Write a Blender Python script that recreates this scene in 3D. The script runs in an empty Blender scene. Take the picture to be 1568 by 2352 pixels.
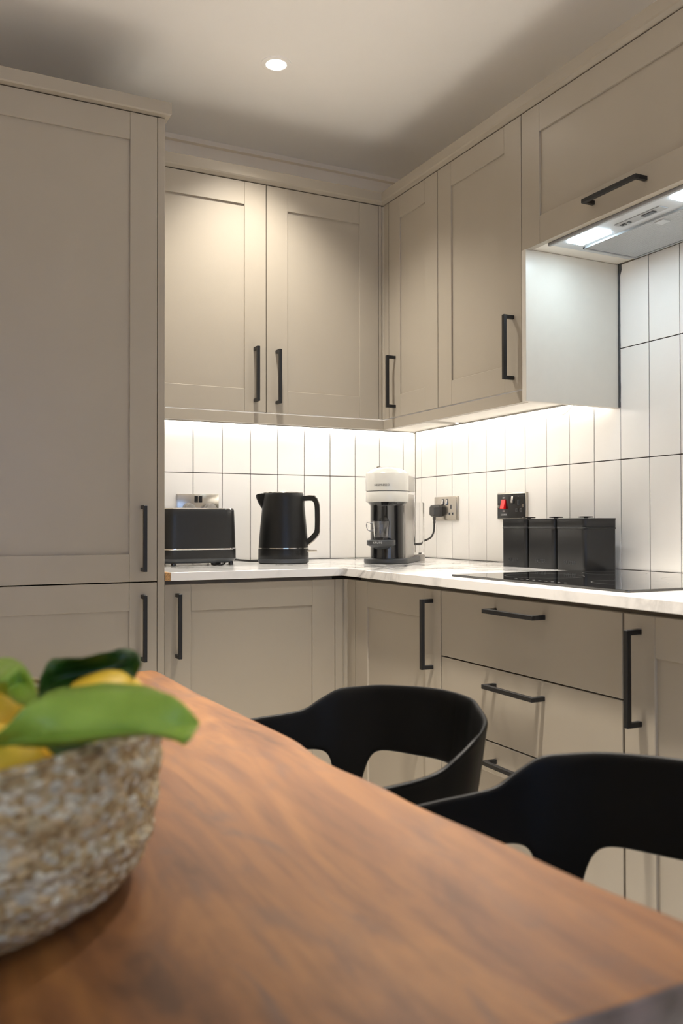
import bpy, bmesh, math, random
import numpy as np
from mathutils import Vector, Matrix

random.seed(7)
sc = bpy.context.scene
COL = sc.collection
R = math.radians

# ------------------------------------------------------------------ camera
CAM = Vector((-1.73917, -2.85064, 1.03472))
YAW, PIT, ROL, FPX = 0.463070, 0.0140588, -0.0015162, 2003.686
_f = Vector((math.sin(YAW) * math.cos(PIT), math.cos(YAW) * math.cos(PIT), math.sin(PIT)))
_r = Vector((math.cos(YAW), -math.sin(YAW), 0))
_u = _r.cross(_f)
_c, _s = math.cos(ROL), math.sin(ROL)
CF, CR, CU = _f, _c * _r + _s * _u, -_s * _r + _c * _u
cam_data = bpy.data.cameras.new('camera')
cam = bpy.data.objects.new('camera', cam_data)
COL.objects.link(cam)
cam.matrix_world = Matrix(((CR.x, CU.x, -CF.x, CAM.x), (CR.y, CU.y, -CF.y, CAM.y),
                           (CR.z, CU.z, -CF.z, CAM.z), (0, 0, 0, 1)))
cam_data.sensor_fit = 'VERTICAL'
cam_data.sensor_height = 36.0
cam_data.lens = FPX * 36.0 / 2352.0
cam_data.clip_start = 0.02
cam_data.dof.use_dof = True
cam_data.dof.focus_distance = 2.3
cam_data.dof.aperture_fstop = 5.0
sc.camera = cam

# ------------------------------------------------------------------ world, exposure
world = bpy.data.worlds.new('evening_sky')
sc.world = world
world.use_nodes = True
wn = world.node_tree.nodes
wn['Background'].inputs[0].default_value = (0.42, 0.60, 1.0, 1)
wn['Background'].inputs[1].default_value = 1.4
sc.view_settings.view_transform = 'Standard'
sc.view_settings.look = 'None'
sc.view_settings.gamma = 1.0
sc.view_settings.use_curve_mapping = False
sc.view_settings.exposure = 0.95
sc.cycles.max_bounces = 16
sc.cycles.diffuse_bounces = 8
sc.cycles.glossy_bounces = 6
sc.cycles.transmission_bounces = 10
sc.cycles.sample_clamp_indirect = 6.0

DOWN_W = 125.0          # watts of each ceiling downlight
DOWN_COL = (1.0, 0.915, 0.80)
MAIN_COL = (1.0, 0.945, 0.87)
LED_STRENGTH = 12.5
LED_COL = (1.0, 0.955, 0.885)
HOOD_STRENGTH = 25.5
HOOD_COL = (0.70, 0.88, 1.0)


# ------------------------------------------------------------------ materials
def srgb(r, g, b):
    def c(v):
        v /= 255.0
        return v / 12.92 if v <= 0.04045 else ((v + 0.055) / 1.055) ** 2.4
    return (c(r), c(g), c(b), 1.0)


def new_mat(name):
    m = bpy.data.materials.new(name)
    m.use_nodes = True
    return m, m.node_tree, m.node_tree.nodes['Principled BSDF']


def mat(name, col, rough=0.5, metal=0.0, coat=0.0, var=0.04, scale=40.0, bump=0.0, bscale=200.0, spec=0.5):
    m, nt, b = new_mat(name)
    tc = nt.nodes.new('ShaderNodeTexCoord')
    nz = nt.nodes.new('ShaderNodeTexNoise')
    nz.inputs['Scale'].default_value = scale
    nz.inputs['Detail'].default_value = 3
    nt.links.new(tc.outputs['Object'], nz.inputs['Vector'])
    rp = nt.nodes.new('ShaderNodeValToRGB')
    rp.color_ramp.elements[0].position = 0.3
    rp.color_ramp.elements[1].position = 0.7
    rp.color_ramp.elements[0].color = tuple(max(0, v * (1 - var)) for v in col[:3]) + (1,)
    rp.color_ramp.elements[1].color = tuple(min(1, v * (1 + var)) for v in col[:3]) + (1,)
    nt.links.new(nz.outputs['Fac'], rp.inputs['Fac'])
    nt.links.new(rp.outputs['Color'], b.inputs['Base Color'])
    b.inputs['Roughness'].default_value = rough
    b.inputs['Metallic'].default_value = metal
    b.inputs['Coat Weight'].default_value = coat
    b.inputs['Specular IOR Level'].default_value = spec
    if bump:
        n2 = nt.nodes.new('ShaderNodeTexNoise')
        n2.inputs['Scale'].default_value = bscale
        nt.links.new(tc.outputs['Object'], n2.inputs['Vector'])
        bp = nt.nodes.new('ShaderNodeBump')
        bp.inputs['Strength'].default_value = bump
        bp.inputs['Distance'].default_value = 0.002
        nt.links.new(n2.outputs['Fac'], bp.inputs['Height'])
        nt.links.new(bp.outputs['Normal'], b.inputs['Normal'])
    return m


def emit(name, col, strength):
    m, nt, b = new_mat(name)
    b.inputs['Base Color'].default_value = (0.8, 0.8, 0.8, 1)
    b.inputs['Emission Color'].default_value = tuple(col[:3]) + (1,)
    b.inputs['Emission Strength'].default_value = strength
    return m


def glass(name, col=(1, 1, 1, 1), rough=0.0, ior=1.45):
    m, nt, b = new_mat(name)
    b.inputs['Base Color'].default_value = col
    b.inputs['Roughness'].default_value = rough
    b.inputs['IOR'].default_value = ior
    b.inputs['Transmission Weight'].default_value = 1.0
    return m


M = {}
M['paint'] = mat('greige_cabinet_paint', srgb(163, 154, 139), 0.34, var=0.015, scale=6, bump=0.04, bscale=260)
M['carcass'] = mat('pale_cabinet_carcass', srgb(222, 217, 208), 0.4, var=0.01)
M['carcassdark'] = mat('shaded_greige_carcass_board', srgb(112, 104, 93), 0.5, var=0.01)  # shade of the door gaps put into the board colour
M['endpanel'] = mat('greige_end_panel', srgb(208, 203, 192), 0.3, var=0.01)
M['ceiling'] = mat('ceiling_paint', srgb(250, 248, 244), 0.9, var=0.01, scale=3)
M['wall'] = mat('wall_paint', srgb(250, 240, 222), 0.85, var=0.015, scale=4)
M['wallpale'] = mat('pale_wall_paint', srgb(226, 219, 206), 0.9, var=0.01, scale=4)
M['tile'] = mat('white_tile_glaze', srgb(243, 240, 235), 0.28, var=0.012, scale=8, bump=0.03, bscale=60)
M['grout'] = mat('charcoal_grout', srgb(58, 53, 50), 0.9, var=0.15, scale=120, bump=0.3, bscale=900)
M['silicone'] = mat('dark_sealant', srgb(66, 66, 66), 0.5, var=0.2, scale=60)
M['floor'] = mat('pale_floor', srgb(240, 237, 231), 0.5, var=0.05, scale=3)
M['black'] = mat('matt_black_metal', srgb(18, 18, 19), 0.42, var=0.1, scale=300)
M['appl'] = mat('black_appliance_enamel', srgb(18, 18, 18), 0.36, spec=0.35, var=0.06, scale=60)
M['appl2'] = mat('black_enamel_painted_sheen', srgb(32, 32, 32), 0.36, spec=0.4, var=0.05, scale=60)  # black enamel lightened, sheen of camera-facing sides put into the colour
M['applgrey'] = mat('dark_grey_plastic', srgb(62, 64, 66), 0.38, var=0.05)
M['gloss'] = mat('glossy_black_plastic', srgb(20, 20, 21), 0.12, coat=0.4, var=0.05)
M['chrome'] = mat('polished_chrome', srgb(225, 222, 218), 0.10, metal=1.0, var=0.02)
M['steel'] = mat('brushed_steel', srgb(190, 184, 174), 0.22, metal=1.0, var=0.05)
M['white'] = mat('white_plastic', srgb(200, 198, 190), 0.25, var=0.01, coat=0.2)
M['greyplastic'] = mat('warm_grey_plastic', srgb(150, 145, 138), 0.22, var=0.03, coat=0.3)
M['silver'] = mat('silver_grey_plastic', srgb(150, 152, 153), 0.35, var=0.03)
M['hoodgrey'] = mat('hood_painted_metal', srgb(188, 191, 193), 0.35, metal=0.2, var=0.02)
M['red'] = mat('red_switch', srgb(235, 16, 24), 0.2, coat=0.3, var=0.04)
M['print'] = mat('pale_print', srgb(190, 190, 188), 0.5, var=0.02)
M['darkprint'] = mat('dark_print', srgb(60, 58, 56), 0.4, var=0.02)
M['faintprint'] = mat('faint_hob_print', srgb(120, 120, 120), 0.3, var=0.05)
M['hob'] = mat('black_ceramic_glass', srgb(10, 10, 11), 0.035, coat=0.5, var=0.1)
M['chair'] = mat('black_chair_plastic', srgb(4, 4, 4), 0.5, spec=0.15, var=0.06, bump=0.08, bscale=700)
M['cord'] = mat('dark_rubber_cord', srgb(52, 49, 47), 0.55, var=0.08)
M['plug'] = mat('dark_grey_plug', srgb(70, 68, 66), 0.45, var=0.06, bump=0.05)
M['whitecord'] = mat('white_wire', srgb(205, 200, 190), 0.5, var=0.02)
M['glass'] = glass('clear_glass')
M['winglass'] = glass('window_glass', ior=1.02)
M['tank'] = glass('clear_tank_plastic', (0.97, 0.97, 0.97, 1), 0.02, 1.15)
M['lens'] = emit('downlight_lens', (1.0, 0.90, 0.78), 25.0)
M['led'] = emit('led_strip', LED_COL, LED_STRENGTH)
M['hoodled'] = emit('hood_led', HOOD_COL, HOOD_STRENGTH)
M['frame'] = mat('window_frame_white', srgb(230, 230, 228), 0.4, var=0.01)


def chipboard():
    return mat('raw_chipboard', srgb(178, 138, 92), 0.9, var=0.45, scale=500)


M['chip'] = chipboard()


def marble():
    m, nt, b = new_mat('white_marble_laminate')
    N, L = nt.nodes.new, nt.links.new
    tc = N('ShaderNodeTexCoord')
    n1 = N('ShaderNodeTexNoise'); n1.inputs['Scale'].default_value = 3.2; n1.inputs['Detail'].default_value = 6
    n1.inputs['Roughness'].default_value = 0.62; n1.inputs['Distortion'].default_value = 0.9
    L(tc.outputs['Object'], n1.inputs['Vector'])
    s1 = N('ShaderNodeMath'); s1.operation = 'SUBTRACT'; s1.inputs[1].default_value = 0.5; L(n1.outputs['Fac'], s1.inputs[0])
    a1 = N('ShaderNodeMath'); a1.operation = 'ABSOLUTE'; L(s1.outputs[0], a1.inputs[0])
    r1 = N('ShaderNodeValToRGB')
    r1.color_ramp.elements[0].position = 0.0; r1.color_ramp.elements[0].color = (0.95, 0.95, 0.95, 1)
    r1.color_ramp.elements[1].position = 0.055; r1.color_ramp.elements[1].color = (0, 0, 0, 1)
    L(a1.outputs[0], r1.inputs['Fac'])
    n2 = N('ShaderNodeTexNoise'); n2.inputs['Scale'].default_value = 2.0; n2.inputs['Detail'].default_value = 3
    L(tc.outputs['Object'], n2.inputs['Vector'])
    r2 = N('ShaderNodeValToRGB')
    r2.color_ramp.elements[0].position = 0.40; r2.color_ramp.elements[0].color = (0, 0, 0, 1)
    r2.color_ramp.elements[1].position = 0.66; r2.color_ramp.elements[1].color = (1, 1, 1, 1)
    L(n2.outputs['Fac'], r2.inputs['Fac'])
    mu = N('ShaderNodeMath'); mu.operation = 'MULTIPLY'; L(r1.outputs['Color'], mu.inputs[0]); L(r2.outputs['Color'], mu.inputs[1])
    n3 = N('ShaderNodeTexNoise'); n3.inputs['Scale'].default_value = 9; n3.inputs['Detail'].default_value = 5
    L(tc.outputs['Object'], n3.inputs['Vector'])
    r3 = N('ShaderNodeValToRGB')
    r3.color_ramp.elements[0].position = 0.56; r3.color_ramp.elements[0].color = (0, 0, 0, 1)
    r3.color_ramp.elements[1].position = 0.80; r3.color_ramp.elements[1].color = (0.4, 0.4, 0.4, 1)
    L(n3.outputs['Fac'], r3.inputs['Fac'])
    ad = N('ShaderNodeMath'); ad.operation = 'ADD'; ad.use_clamp = True
    L(mu.outputs[0], ad.inputs[0]); L(r3.outputs['Color'], ad.inputs[1])
    mx = N('ShaderNodeMix'); mx.data_type = 'RGBA'
    mx.inputs['A'].default_value = srgb(246, 244, 240); mx.inputs['B'].default_value = srgb(70, 70, 72)
    L(ad.outputs[0], mx.inputs['Factor'])
    L(mx.outputs['Result'], b.inputs['Base Color'])
    b.inputs['Roughness'].default_value = 0.11
    return m


def wood():
    m, nt, b = new_mat('walnut_table_wood')
    N, L = nt.nodes.new, nt.links.new
    tc = N('ShaderNodeTexCoord')
    mp = N('ShaderNodeMapping'); mp.inputs['Scale'].default_value = (6.5, 1.5, 3.0); mp.inputs['Rotation'].default_value = (0, 0, 0.06)
    L(tc.outputs['Object'], mp.inputs['Vector'])
    big = N('ShaderNodeTexNoise'); big.inputs['Scale'].default_value = 1.7; big.inputs['Detail'].default_value = 5
    big.inputs['Roughness'].default_value = 0.6; big.inputs['Distortion'].default_value = 1.0
    L(mp.outputs['Vector'], big.inputs['Vector'])
    mult = N('ShaderNodeMath'); mult.operation = 'MULTIPLY'; mult.inputs[1].default_value = 15.0
    L(big.outputs['Fac'], mult.inputs[0])
    sn = N('ShaderNodeMath'); sn.operation = 'SINE'; L(mult.outputs[0], sn.inputs[0])
    sc1 = N('ShaderNodeMath'); sc1.operation = 'MULTIPLY_ADD'; sc1.inputs[1].default_value = 0.5; sc1.inputs[2].default_value = 0.5
    L(sn.outputs[0], sc1.inputs[0])
    base = N('ShaderNodeValToRGB')
    e = base.color_ramp.elements
    e[0].position = 0.26; e[0].color = srgb(84, 54, 31)
    e[1].position = 0.72; e[1].color = srgb(154, 106, 57)
    k = e.new(0.46); k.color = srgb(116, 75, 41)
    k = e.new(0.58); k.color = srgb(136, 91, 48)
    L(big.outputs['Fac'], base.inputs['Fac'])
    grain = N('ShaderNodeValToRGB')
    g = grain.color_ramp.elements
    g[0].position = 0.0; g[0].color = (0.66, 0.63, 0.60, 1)
    g[1].position = 0.30; g[1].color = (1, 1, 1, 1)
    L(sc1.outputs[0], grain.inputs['Fac'])
    mx = N('ShaderNodeMix'); mx.data_type = 'RGBA'; mx.blend_type = 'MULTIPLY'; mx.inputs['Factor'].default_value = 0.75
    L(base.outputs['Color'], mx.inputs['A']); L(grain.outputs['Color'], mx.inputs['B'])
    mp2 = N('ShaderNodeMapping'); mp2.inputs['Scale'].default_value = (95, 7, 20)
    L(tc.outputs['Object'], mp2.inputs['Vector'])
    fine = N('ShaderNodeTexNoise'); fine.inputs['Scale'].default_value = 1.0; fine.inputs['Detail'].default_value = 4
    L(mp2.outputs['Vector'], fine.inputs['Vector'])
    fr = N('ShaderNodeValToRGB')
    fr.color_ramp.elements[0].position = 0.30; fr.color_ramp.elements[0].color = (0.72, 0.70, 0.68, 1)
    fr.color_ramp.elements[1].position = 0.55; fr.color_ramp.elements[1].color = (1, 1, 1, 1)
    L(fine.outputs['Fac'], fr.inputs['Fac'])
    mx2 = N('ShaderNodeMix'); mx2.data_type = 'RGBA'; mx2.blend_type = 'MULTIPLY'; mx2.inputs['Factor'].default_value = 0.7
    L(mx.outputs['Result'], mx2.inputs['A']); L(fr.outputs['Color'], mx2.inputs['B'])
    # knots / dark figure
    mp3 = N('ShaderNodeMapping'); mp3.inputs['Scale'].default_value = (9, 3.2, 3)
    L(tc.outputs['Object'], mp3.inputs['Vector'])
    kn = N('ShaderNodeTexNoise'); kn.inputs['Scale'].default_value = 1.6; kn.inputs['Detail'].default_value = 5; kn.inputs['Distortion'].default_value = 1.6
    L(mp3.outputs['Vector'], kn.inputs['Vector'])
    kr = N('ShaderNodeValToRGB')
    kr.color_ramp.elements[0].position = 0.56; kr.color_ramp.elements[0].color = (0, 0, 0, 1)
    kr.color_ramp.elements[1].position = 0.76; kr.color_ramp.elements[1].color = (0.8, 0.8, 0.8, 1)
    L(kn.outputs['Fac'], kr.inputs['Fac'])
    mx3 = N('ShaderNodeMix'); mx3.data_type = 'RGBA'
    L(kr.outputs['Color'], mx3.inputs['Factor'])
    L(mx2.outputs['Result'], mx3.inputs['A']); mx3.inputs['B'].default_value = srgb(92, 68, 56)
    L(mx3.outputs['Result'], b.inputs['Base Color'])
    b.inputs['Roughness'].default_value = 0.42
    return m


M['marble'] = marble()
M['wood'] = wood()
M['woodedge'] = mat('dark_bark_edge', srgb(84, 74, 74), 0.30, coat=0.8, var=0.6, scale=25, bump=0.5, bscale=70)


def basket_mat():
    m, nt, b = new_mat('woven_seagrass')
    N, L = nt.nodes.new, nt.links.new
    tc = N('ShaderNodeTexCoord')
    vo = N('ShaderNodeTexVoronoi'); vo.inputs['Scale'].default_value = 150
    mp = N('ShaderNodeMapping'); mp.inputs['Scale'].default_value = (1, 1, 1.5)
    L(tc.outputs['Object'], mp.inputs['Vector']); L(mp.outputs['Vector'], vo.inputs['Vector'])
    rp = N('ShaderNodeValToRGB')
    e = rp.color_ramp.elements
    e[0].position = 0.0; e[0].color = srgb(138, 116, 80)
    e[1].position = 1.0; e[1].color = srgb(226, 222, 198)
    for p, c in ((0.2, (168, 144, 100)), (0.45, (184, 172, 138)), (0.62, (202, 178, 134)), (0.8, (190, 188, 168))):
        k = e.new(p); k.color = srgb(*c)
    sep = N('ShaderNodeSeparateColor'); L(vo.outputs['Color'], sep.inputs[0])
    L(sep.outputs[0], rp.inputs['Fac'])
    L(rp.outputs['Color'], b.inputs['Base Color'])
    bp = N('ShaderNodeBump'); bp.inputs['Strength'].default_value = 0.8; bp.inputs['Distance'].default_value = 0.004
    bp.invert = True
    L(vo.outputs['Distance'], bp.inputs['Height']); L(bp.outputs['Normal'], b.inputs['Normal'])
    b.inputs['Roughness'].default_value = 0.85
    return m


M['basket'] = basket_mat()
M['lemon'] = mat('lemon_peel', srgb(253, 212, 66), 0.42, var=0.08, scale=20, bump=0.25, bscale=260)


def leaf_mat(name, c1, c2):
    m, nt, b = new_mat(name)
    N, L = nt.nodes.new, nt.links.new
    tc = N('ShaderNodeTexCoord')
    n = N('ShaderNodeTexNoise'); n.inputs['Scale'].default_value = 22; n.inputs['Detail'].default_value = 3
    L(tc.outputs['Object'], n.inputs['Vector'])
    rp = N('ShaderNodeValToRGB')
    rp.color_ramp.elements[0].position = 0.35; rp.color_ramp.elements[0].color = c1
    rp.color_ramp.elements[1].position = 0.7; rp.color_ramp.elements[1].color = c2
    L(n.outputs['Fac'], rp.inputs['Fac']); L(rp.outputs['Color'], b.inputs['Base Color'])
    b.inputs['Roughness'].default_value = 0.4
    b.inputs['Transmission Weight'].default_value = 0.0
    b.inputs['Subsurface Weight'].default_value = 0.12
    b.inputs['Subsurface Radius'].default_value = (0.004, 0.008, 0.002)
    return m


M['leaf'] = leaf_mat('lemon_leaf', srgb(112, 148, 34), srgb(150, 186, 72))
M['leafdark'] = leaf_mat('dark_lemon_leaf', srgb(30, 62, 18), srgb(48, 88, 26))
M['rib'] = mat('leaf_rib', srgb(140, 170, 80), 0.5)


# ------------------------------------------------------------------ mesh helpers
def B():
    return bmesh.new()


def box(bm, x0, x1, y0, y1, z0, z1, bevel=0.0, seg=1):
    x0, x1 = min(x0, x1), max(x0, x1); y0, y1 = min(y0, y1), max(y0, y1); z0, z1 = min(z0, z1), max(z0, z1)
    t = bmesh.new() if bevel else bm
    v = [t.verts.new((x, y, z)) for z in (z0, z1) for y in (y0, y1) for x in (x0, x1)]
    for f in ((0, 2, 3, 1), (4, 5, 7, 6), (0, 1, 5, 4), (2, 6, 7, 3), (0, 4, 6, 2), (1, 3, 7, 5)):
        t.faces.new([v[i] for i in f])
    if bevel:
        bmesh.ops.bevel(t, geom=t.edges[:], offset=bevel, segments=seg, affect='EDGES', profile=0.5)
        merge(bm, t)
    return bm


def merge(bm, t):
    me = bpy.data.meshes.new('tmp')
    t.to_mesh(me); t.free()
    bm.from_mesh(me)
    bpy.data.meshes.remove(me)


def prism(bm, pts, z0, z1, bevel=0.0, seg=2, axis='z'):
    """extrude a 2-D outline; axis z: (x,y) outline, x: (y,z) outline, y: (x,z) outline"""
    t = bmesh.new()
    def P(a, b, c):
        return {'z': (a, b, c), 'x': (c, a, b), 'y': (a, c, b)}[axis]
    lo = [t.verts.new(P(a, b, z0)) for a, b in pts]
    hi = [t.verts.new(P(a, b, z1)) for a, b in pts]
    n = len(pts)
    t.faces.new(lo); t.faces.new(hi)
    for i in range(n):
        t.faces.new((lo[i], lo[(i + 1) % n], hi[(i + 1) % n], hi[i]))
    bmesh.ops.recalc_face_normals(t, faces=t.faces[:])
    if bevel:
        es = [e for e in t.edges if all(v in lo for v in e.verts) or all(v in hi for v in e.verts)]
        bmesh.ops.bevel(t, geom=es, offset=bevel, segments=seg, affect='EDGES', profile=0.5)
    merge(bm, t)
    return bm


def lathe(bm, prof, n=48, cx=0, cy=0, cap=True, sx=1, sy=1):
    rings = []
    for r, z in prof:
        rings.append([bm.verts.new((cx + sx * r * math.cos(2 * math.pi * i / n), cy + sy * r * math.sin(2 * math.pi * i / n), z)) for i in range(n)])
    for a, b in zip(rings, rings[1:]):
        for i in range(n):
            bm.faces.new((a[i], a[(i + 1) % n], b[(i + 1) % n], b[i]))
    if cap:
        bm.faces.new(list(reversed(rings[0]))); bm.faces.new(rings[-1])
    return bm


def tube(bm, pts, r, n=10, cap=True):
    pts = [Vector(p) for p in pts]
    up = Vector((0, 0, 1)); rings = []
    prev = None
    for i, p in enumerate(pts):
        d = (pts[min(i + 1, len(pts) - 1)] - pts[max(i - 1, 0)]).normalized()
        if prev is None:
            a = d.cross(up)
            if a.length < 1e-3: a = d.cross(Vector((1, 0, 0)))
        else:
            a = prev - d * prev.dot(d)
        a.normalize(); prev = a
        b = d.cross(a)
        rr = r[i] if isinstance(r, (list, tuple)) else r
        rings.append([bm.verts.new(p + rr * (math.cos(2 * math.pi * k / n) * a + math.sin(2 * math.pi * k / n) * b)) for k in range(n)])
    for a, b in zip(rings, rings[1:]):
        for k in range(n):
            bm.faces.new((a[k], a[(k + 1) % n], b[(k + 1) % n], b[k]))
    if cap:
        bm.faces.new(list(reversed(rings[0]))); bm.faces.new(rings[-1])
    return bm


def smooth_path(pts, n=8):
    P = [Vector(p) for p in pts]
    P = [2 * P[0] - P[1]] + P + [2 * P[-1] - P[-2]]
    out = []
    for i in range(1, len(P) - 2):
        for k in range(n):
            t = k / n
            out.append(0.5 * ((2 * P[i]) + (-P[i - 1] + P[i + 1]) * t + (2 * P[i - 1] - 5 * P[i] + 4 * P[i + 1] - P[i + 2]) * t * t
                              + (-P[i - 1] + 3 * P[i] - 3 * P[i + 1] + P[i + 2]) * t ** 3))
    out.append(P[-2])
    return out


def rrect(x0, x1, y0, y1, r, n=6):
    pts = []
    for cx, cy, a0 in ((x1 - r, y1 - r, 0), (x0 + r, y1 - r, 90), (x0 + r, y0 + r, 180), (x1 - r, y0 + r, 270)):
        for k in range(n + 1):
            a = R(a0 + 90 * k / n)
            pts.append((cx + r * math.cos(a), cy + r * math.sin(a)))
    return pts


def root_of(o):
    while o.parent: o = o.parent
    return o


def obj(name, bm, m, parent=None, smooth=None, world=True):
    bmesh.ops.recalc_face_normals(bm, faces=bm.faces[:])
    me = bpy.data.meshes.new(name)
    if parent is not None and world:
        bm.transform(root_of(parent).matrix_basis.inverted())
    bm.to_mesh(me); bm.free()
    me.materials.append(M[m] if isinstance(m, str) else m)
    o = bpy.data.objects.new(name, me)
    COL.objects.link(o)
    if parent is not None: o.parent = parent
    if smooth:
        me.polygons.foreach_set('use_smooth', [True] * len(me.polygons))
        try:
            me.set_sharp_from_angle(angle=R(smooth))
        except Exception:
            pass
    return o


def tag(o, label, cat, group=None):
    o['label'] = label; o['category'] = cat
    if group: o['group'] = group
    return o


def thing(name, label, cat, loc=(0, 0, 0), rz=0.0, group=None):
    o = bpy.data.objects.new(name, None)
    COL.objects.link(o)
    o.empty_display_size = 0.05
    o.location = loc; o.rotation_euler = (0, 0, rz)
    return tag(o, label, cat, group)


def struct(o):
    o['kind'] = 'structure'
    return o


def text_bm(s, size, spacing=1.0, extrude=0.0004):
    cu = bpy.data.curves.new('t', 'FONT')
    cu.body = s; cu.size = size; cu.align_x = 'CENTER'; cu.align_y = 'CENTER'
    cu.space_character = spacing; cu.extrude = extrude; cu.resolution_u = 3
    o = bpy.data.objects.new('t', cu)
    COL.objects.link(o)
    dg = bpy.context.evaluated_depsgraph_get(); dg.update()
    me = bpy.data.meshes.new_from_object(o.evaluated_get(dg))
    bm = bmesh.new(); bm.from_mesh(me)
    bpy.data.meshes.remove(me); bpy.data.objects.remove(o); bpy.data.curves.remove(cu)
    return bm


# ------------------------------------------------------------------ dimensions
CEIL = 2.34
WT = 0.91                       # worktop top
P, GR = 0.1025, 0.0026          # tile pitch and joint
ROW = 0.3025
Z_ROW = [0.91, 1.2097, 1.5122, 1.8147]
UF = 0.317                      # wall unit door face distance from wall
BF = 0.600                      # base unit door face
TF = 0.617                      # tall unit door face
ROOM_X, ROOM_Y = -3.9, -4.9

# ------------------------------------------------------------------ room shell
bm = B(); box(bm, ROOM_X - .1, .15, ROOM_Y - .1, .15, -.1, 0)
struct(obj('floor', bm, 'floor'))
bm = B(); box(bm, ROOM_X - .1, .15, ROOM_Y - .1, .15, CEIL, CEIL + .1)
struct(obj('ceiling', bm, 'ceiling'))
bm = B(); box(bm, ROOM_X, .108, .008, .108, 0, CEIL)
wall_back = struct(obj('wall_back', bm, 'wall'))
bm = B(); box(bm, .008, .108, ROOM_Y, .008, 0, CEIL)
wall_right = struct(obj('wall_right', bm, 'wall'))
bm = B(); box(bm, ROOM_X - .1, ROOM_X, ROOM_Y, .008, 0, CEIL)
struct(obj('wall_left', bm, 'wallpale'))
# wall behind the camera with a window
wx0, wx1, wz0, wz1 = -2.7, -0.7, 0.75, 2.1
bm = B()
box(bm, ROOM_X, wx0, ROOM_Y - .1, ROOM_Y, 0, CEIL); box(bm, wx1, .108, ROOM_Y - .1, ROOM_Y, 0, CEIL)
box(bm, wx0, wx1, ROOM_Y - .1, ROOM_Y, 0, wz0); box(bm, wx0, wx1, ROOM_Y - .1, ROOM_Y, wz1, CEIL)
struct(obj('wall_front', bm, 'wallpale'))
bm = B()
for a, b_, c, d in ((wx0, wx1, wz0, wz0 + .06), (wx0, wx1, wz1 - .06, wz1), (wx0, wx0 + .06, wz0, wz1), (wx1 - .06, wx1, wz0, wz1), (-1.73, -1.67, wz0, wz1)):
    box(bm, a, b_, ROOM_Y - .08, ROOM_Y - .02, c, d)
win = struct(obj('window_1', bm, 'frame'))
for a, b_ in ((wx0 + .06, -1.73), (-1.67, wx1 - .06)):
    bm = B(); box(bm, a, b_, ROOM_Y - .055, ROOM_Y - .05, wz0 + .06, wz1 - .06)
    obj('pane', bm, 'winglass', win)
# bead where the back wall meets the ceiling
bm = B(); box(bm, -1.8, .008, -.012, .008, CEIL - .016, CEIL)
struct(obj('trim_1', bm, 'wall'))

# ------------------------------------------------------------------ splashback tiles
TM = {}


def tile_mesh(w, h, vertical_axis):
    key = (round(w, 4), round(h, 4), vertical_axis)
    if key in TM: return TM[key]
    bm = B()
    if vertical_axis == 'back': box(bm, -w / 2, w / 2, 0, .008, -h / 2, h / 2, .0009, 2)
    else: box(bm, 0, .008, -w / 2, w / 2, -h / 2, h / 2, .0009, 2)
    bmesh.ops.recalc_face_normals(bm, faces=bm.faces[:])
    me = bpy.data.meshes.new('tile'); bm.to_mesh(me); bm.free(); me.materials.append(M['tile'])
    TM[key] = me
    return me


def place_tile(wall, a0, a1, z0, z1, side):
    g = GR / 2
    me = tile_mesh(abs(a1 - a0) - GR, z1 - z0 - GR, side)
    o = bpy.data.objects.new('tile', me); COL.objects.link(o); o.parent = wall
    j = lambda s: random.uniform(-s, s)
    c, zc = (a0 + a1) / 2, (z0 + z1) / 2
    o.location = (c, j(.0002), zc) if side == 'back' else (j(.0002), c, zc)
    o.rotation_euler = (0, j(.0008), j(.001)) if side == 'back' else (j(.0008), 0, j(.001))


oL, oR = 0.05394, 0.04319
UB = 1.384                      # underside of the wall units
xs = [0, -oL] + [-oL - P * i for i in range(1, 12)]
for a, b_ in zip(xs, xs[1:]):
    if b_ < -1.136: b_ = -1.136
    if a - b_ < .01: continue
    for z0, z1 in ((Z_ROW[0], Z_ROW[1]), (Z_ROW[1], UB - .002)):
        place_tile(wall_back, b_, a, z0, z1, 'back')
ys = [0, -oR] + [-oR - P * i for i in range(1, 20)]
for a, b_ in zip(ys, ys[1:]):
    for k in range(3):
        z0, z1 = Z_ROW[k], Z_ROW[k + 1]
        if a > -1.06:
            if k == 2:
                if b_ < -1.066 - .01: place_tile(wall_right, b_, -1.066, z0, 1.742, 'right')
                continue
            if b_ < -1.07: pass
            if k == 1 and a > -1.0: z1 = UB - .002
            elif k == 1:
                # tile straddling the end panel is cut square under the wall unit
                place_tile(wall_right, b_, a, z0, 1.350, 'right')
                if b_ < -1.076: place_tile(wall_right, b_, -1.066, 1.350, z1, 'right')
                continue
        if k == 2: z1 = 1.742
        place_tile(wall_right, b_, a, z0, z1, 'right')
bm = B(); box(bm, -1.136, 0.0, .0022, .008, WT, UB)
obj('grout', bm, 'grout', wall_back)
bm = B(); box(bm, .0022, .008, -1.95, .0, WT, 1.742)
obj('grout', bm, 'grout', wall_right)
# rough dark sealant between the end panel and the tiles
bm = B()
t = bmesh.new(); zz = np.linspace(1.352, 1.745, 22); col = []
for z in zz:
    w = .004 + random.uniform(0, .0022) + (.006 if z > 1.72 else 0)
    col.append([t.verts.new((-.0035, -1.0645, z)), t.verts.new((-.0035, -1.0645 - w * .6, z)), t.verts.new((-.0002, -1.0645 - w, z)), t.verts.new((-.0002, -1.0645, z))])
for a, b_ in zip(col, col[1:]):
    for i in range(4): t.faces.new((a[i], a[(i + 1) % 4], b_[(i + 1) % 4], b_[i]))
merge(bm, t)
obj('sealant', bm, 'silicone', wall_right)


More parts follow.
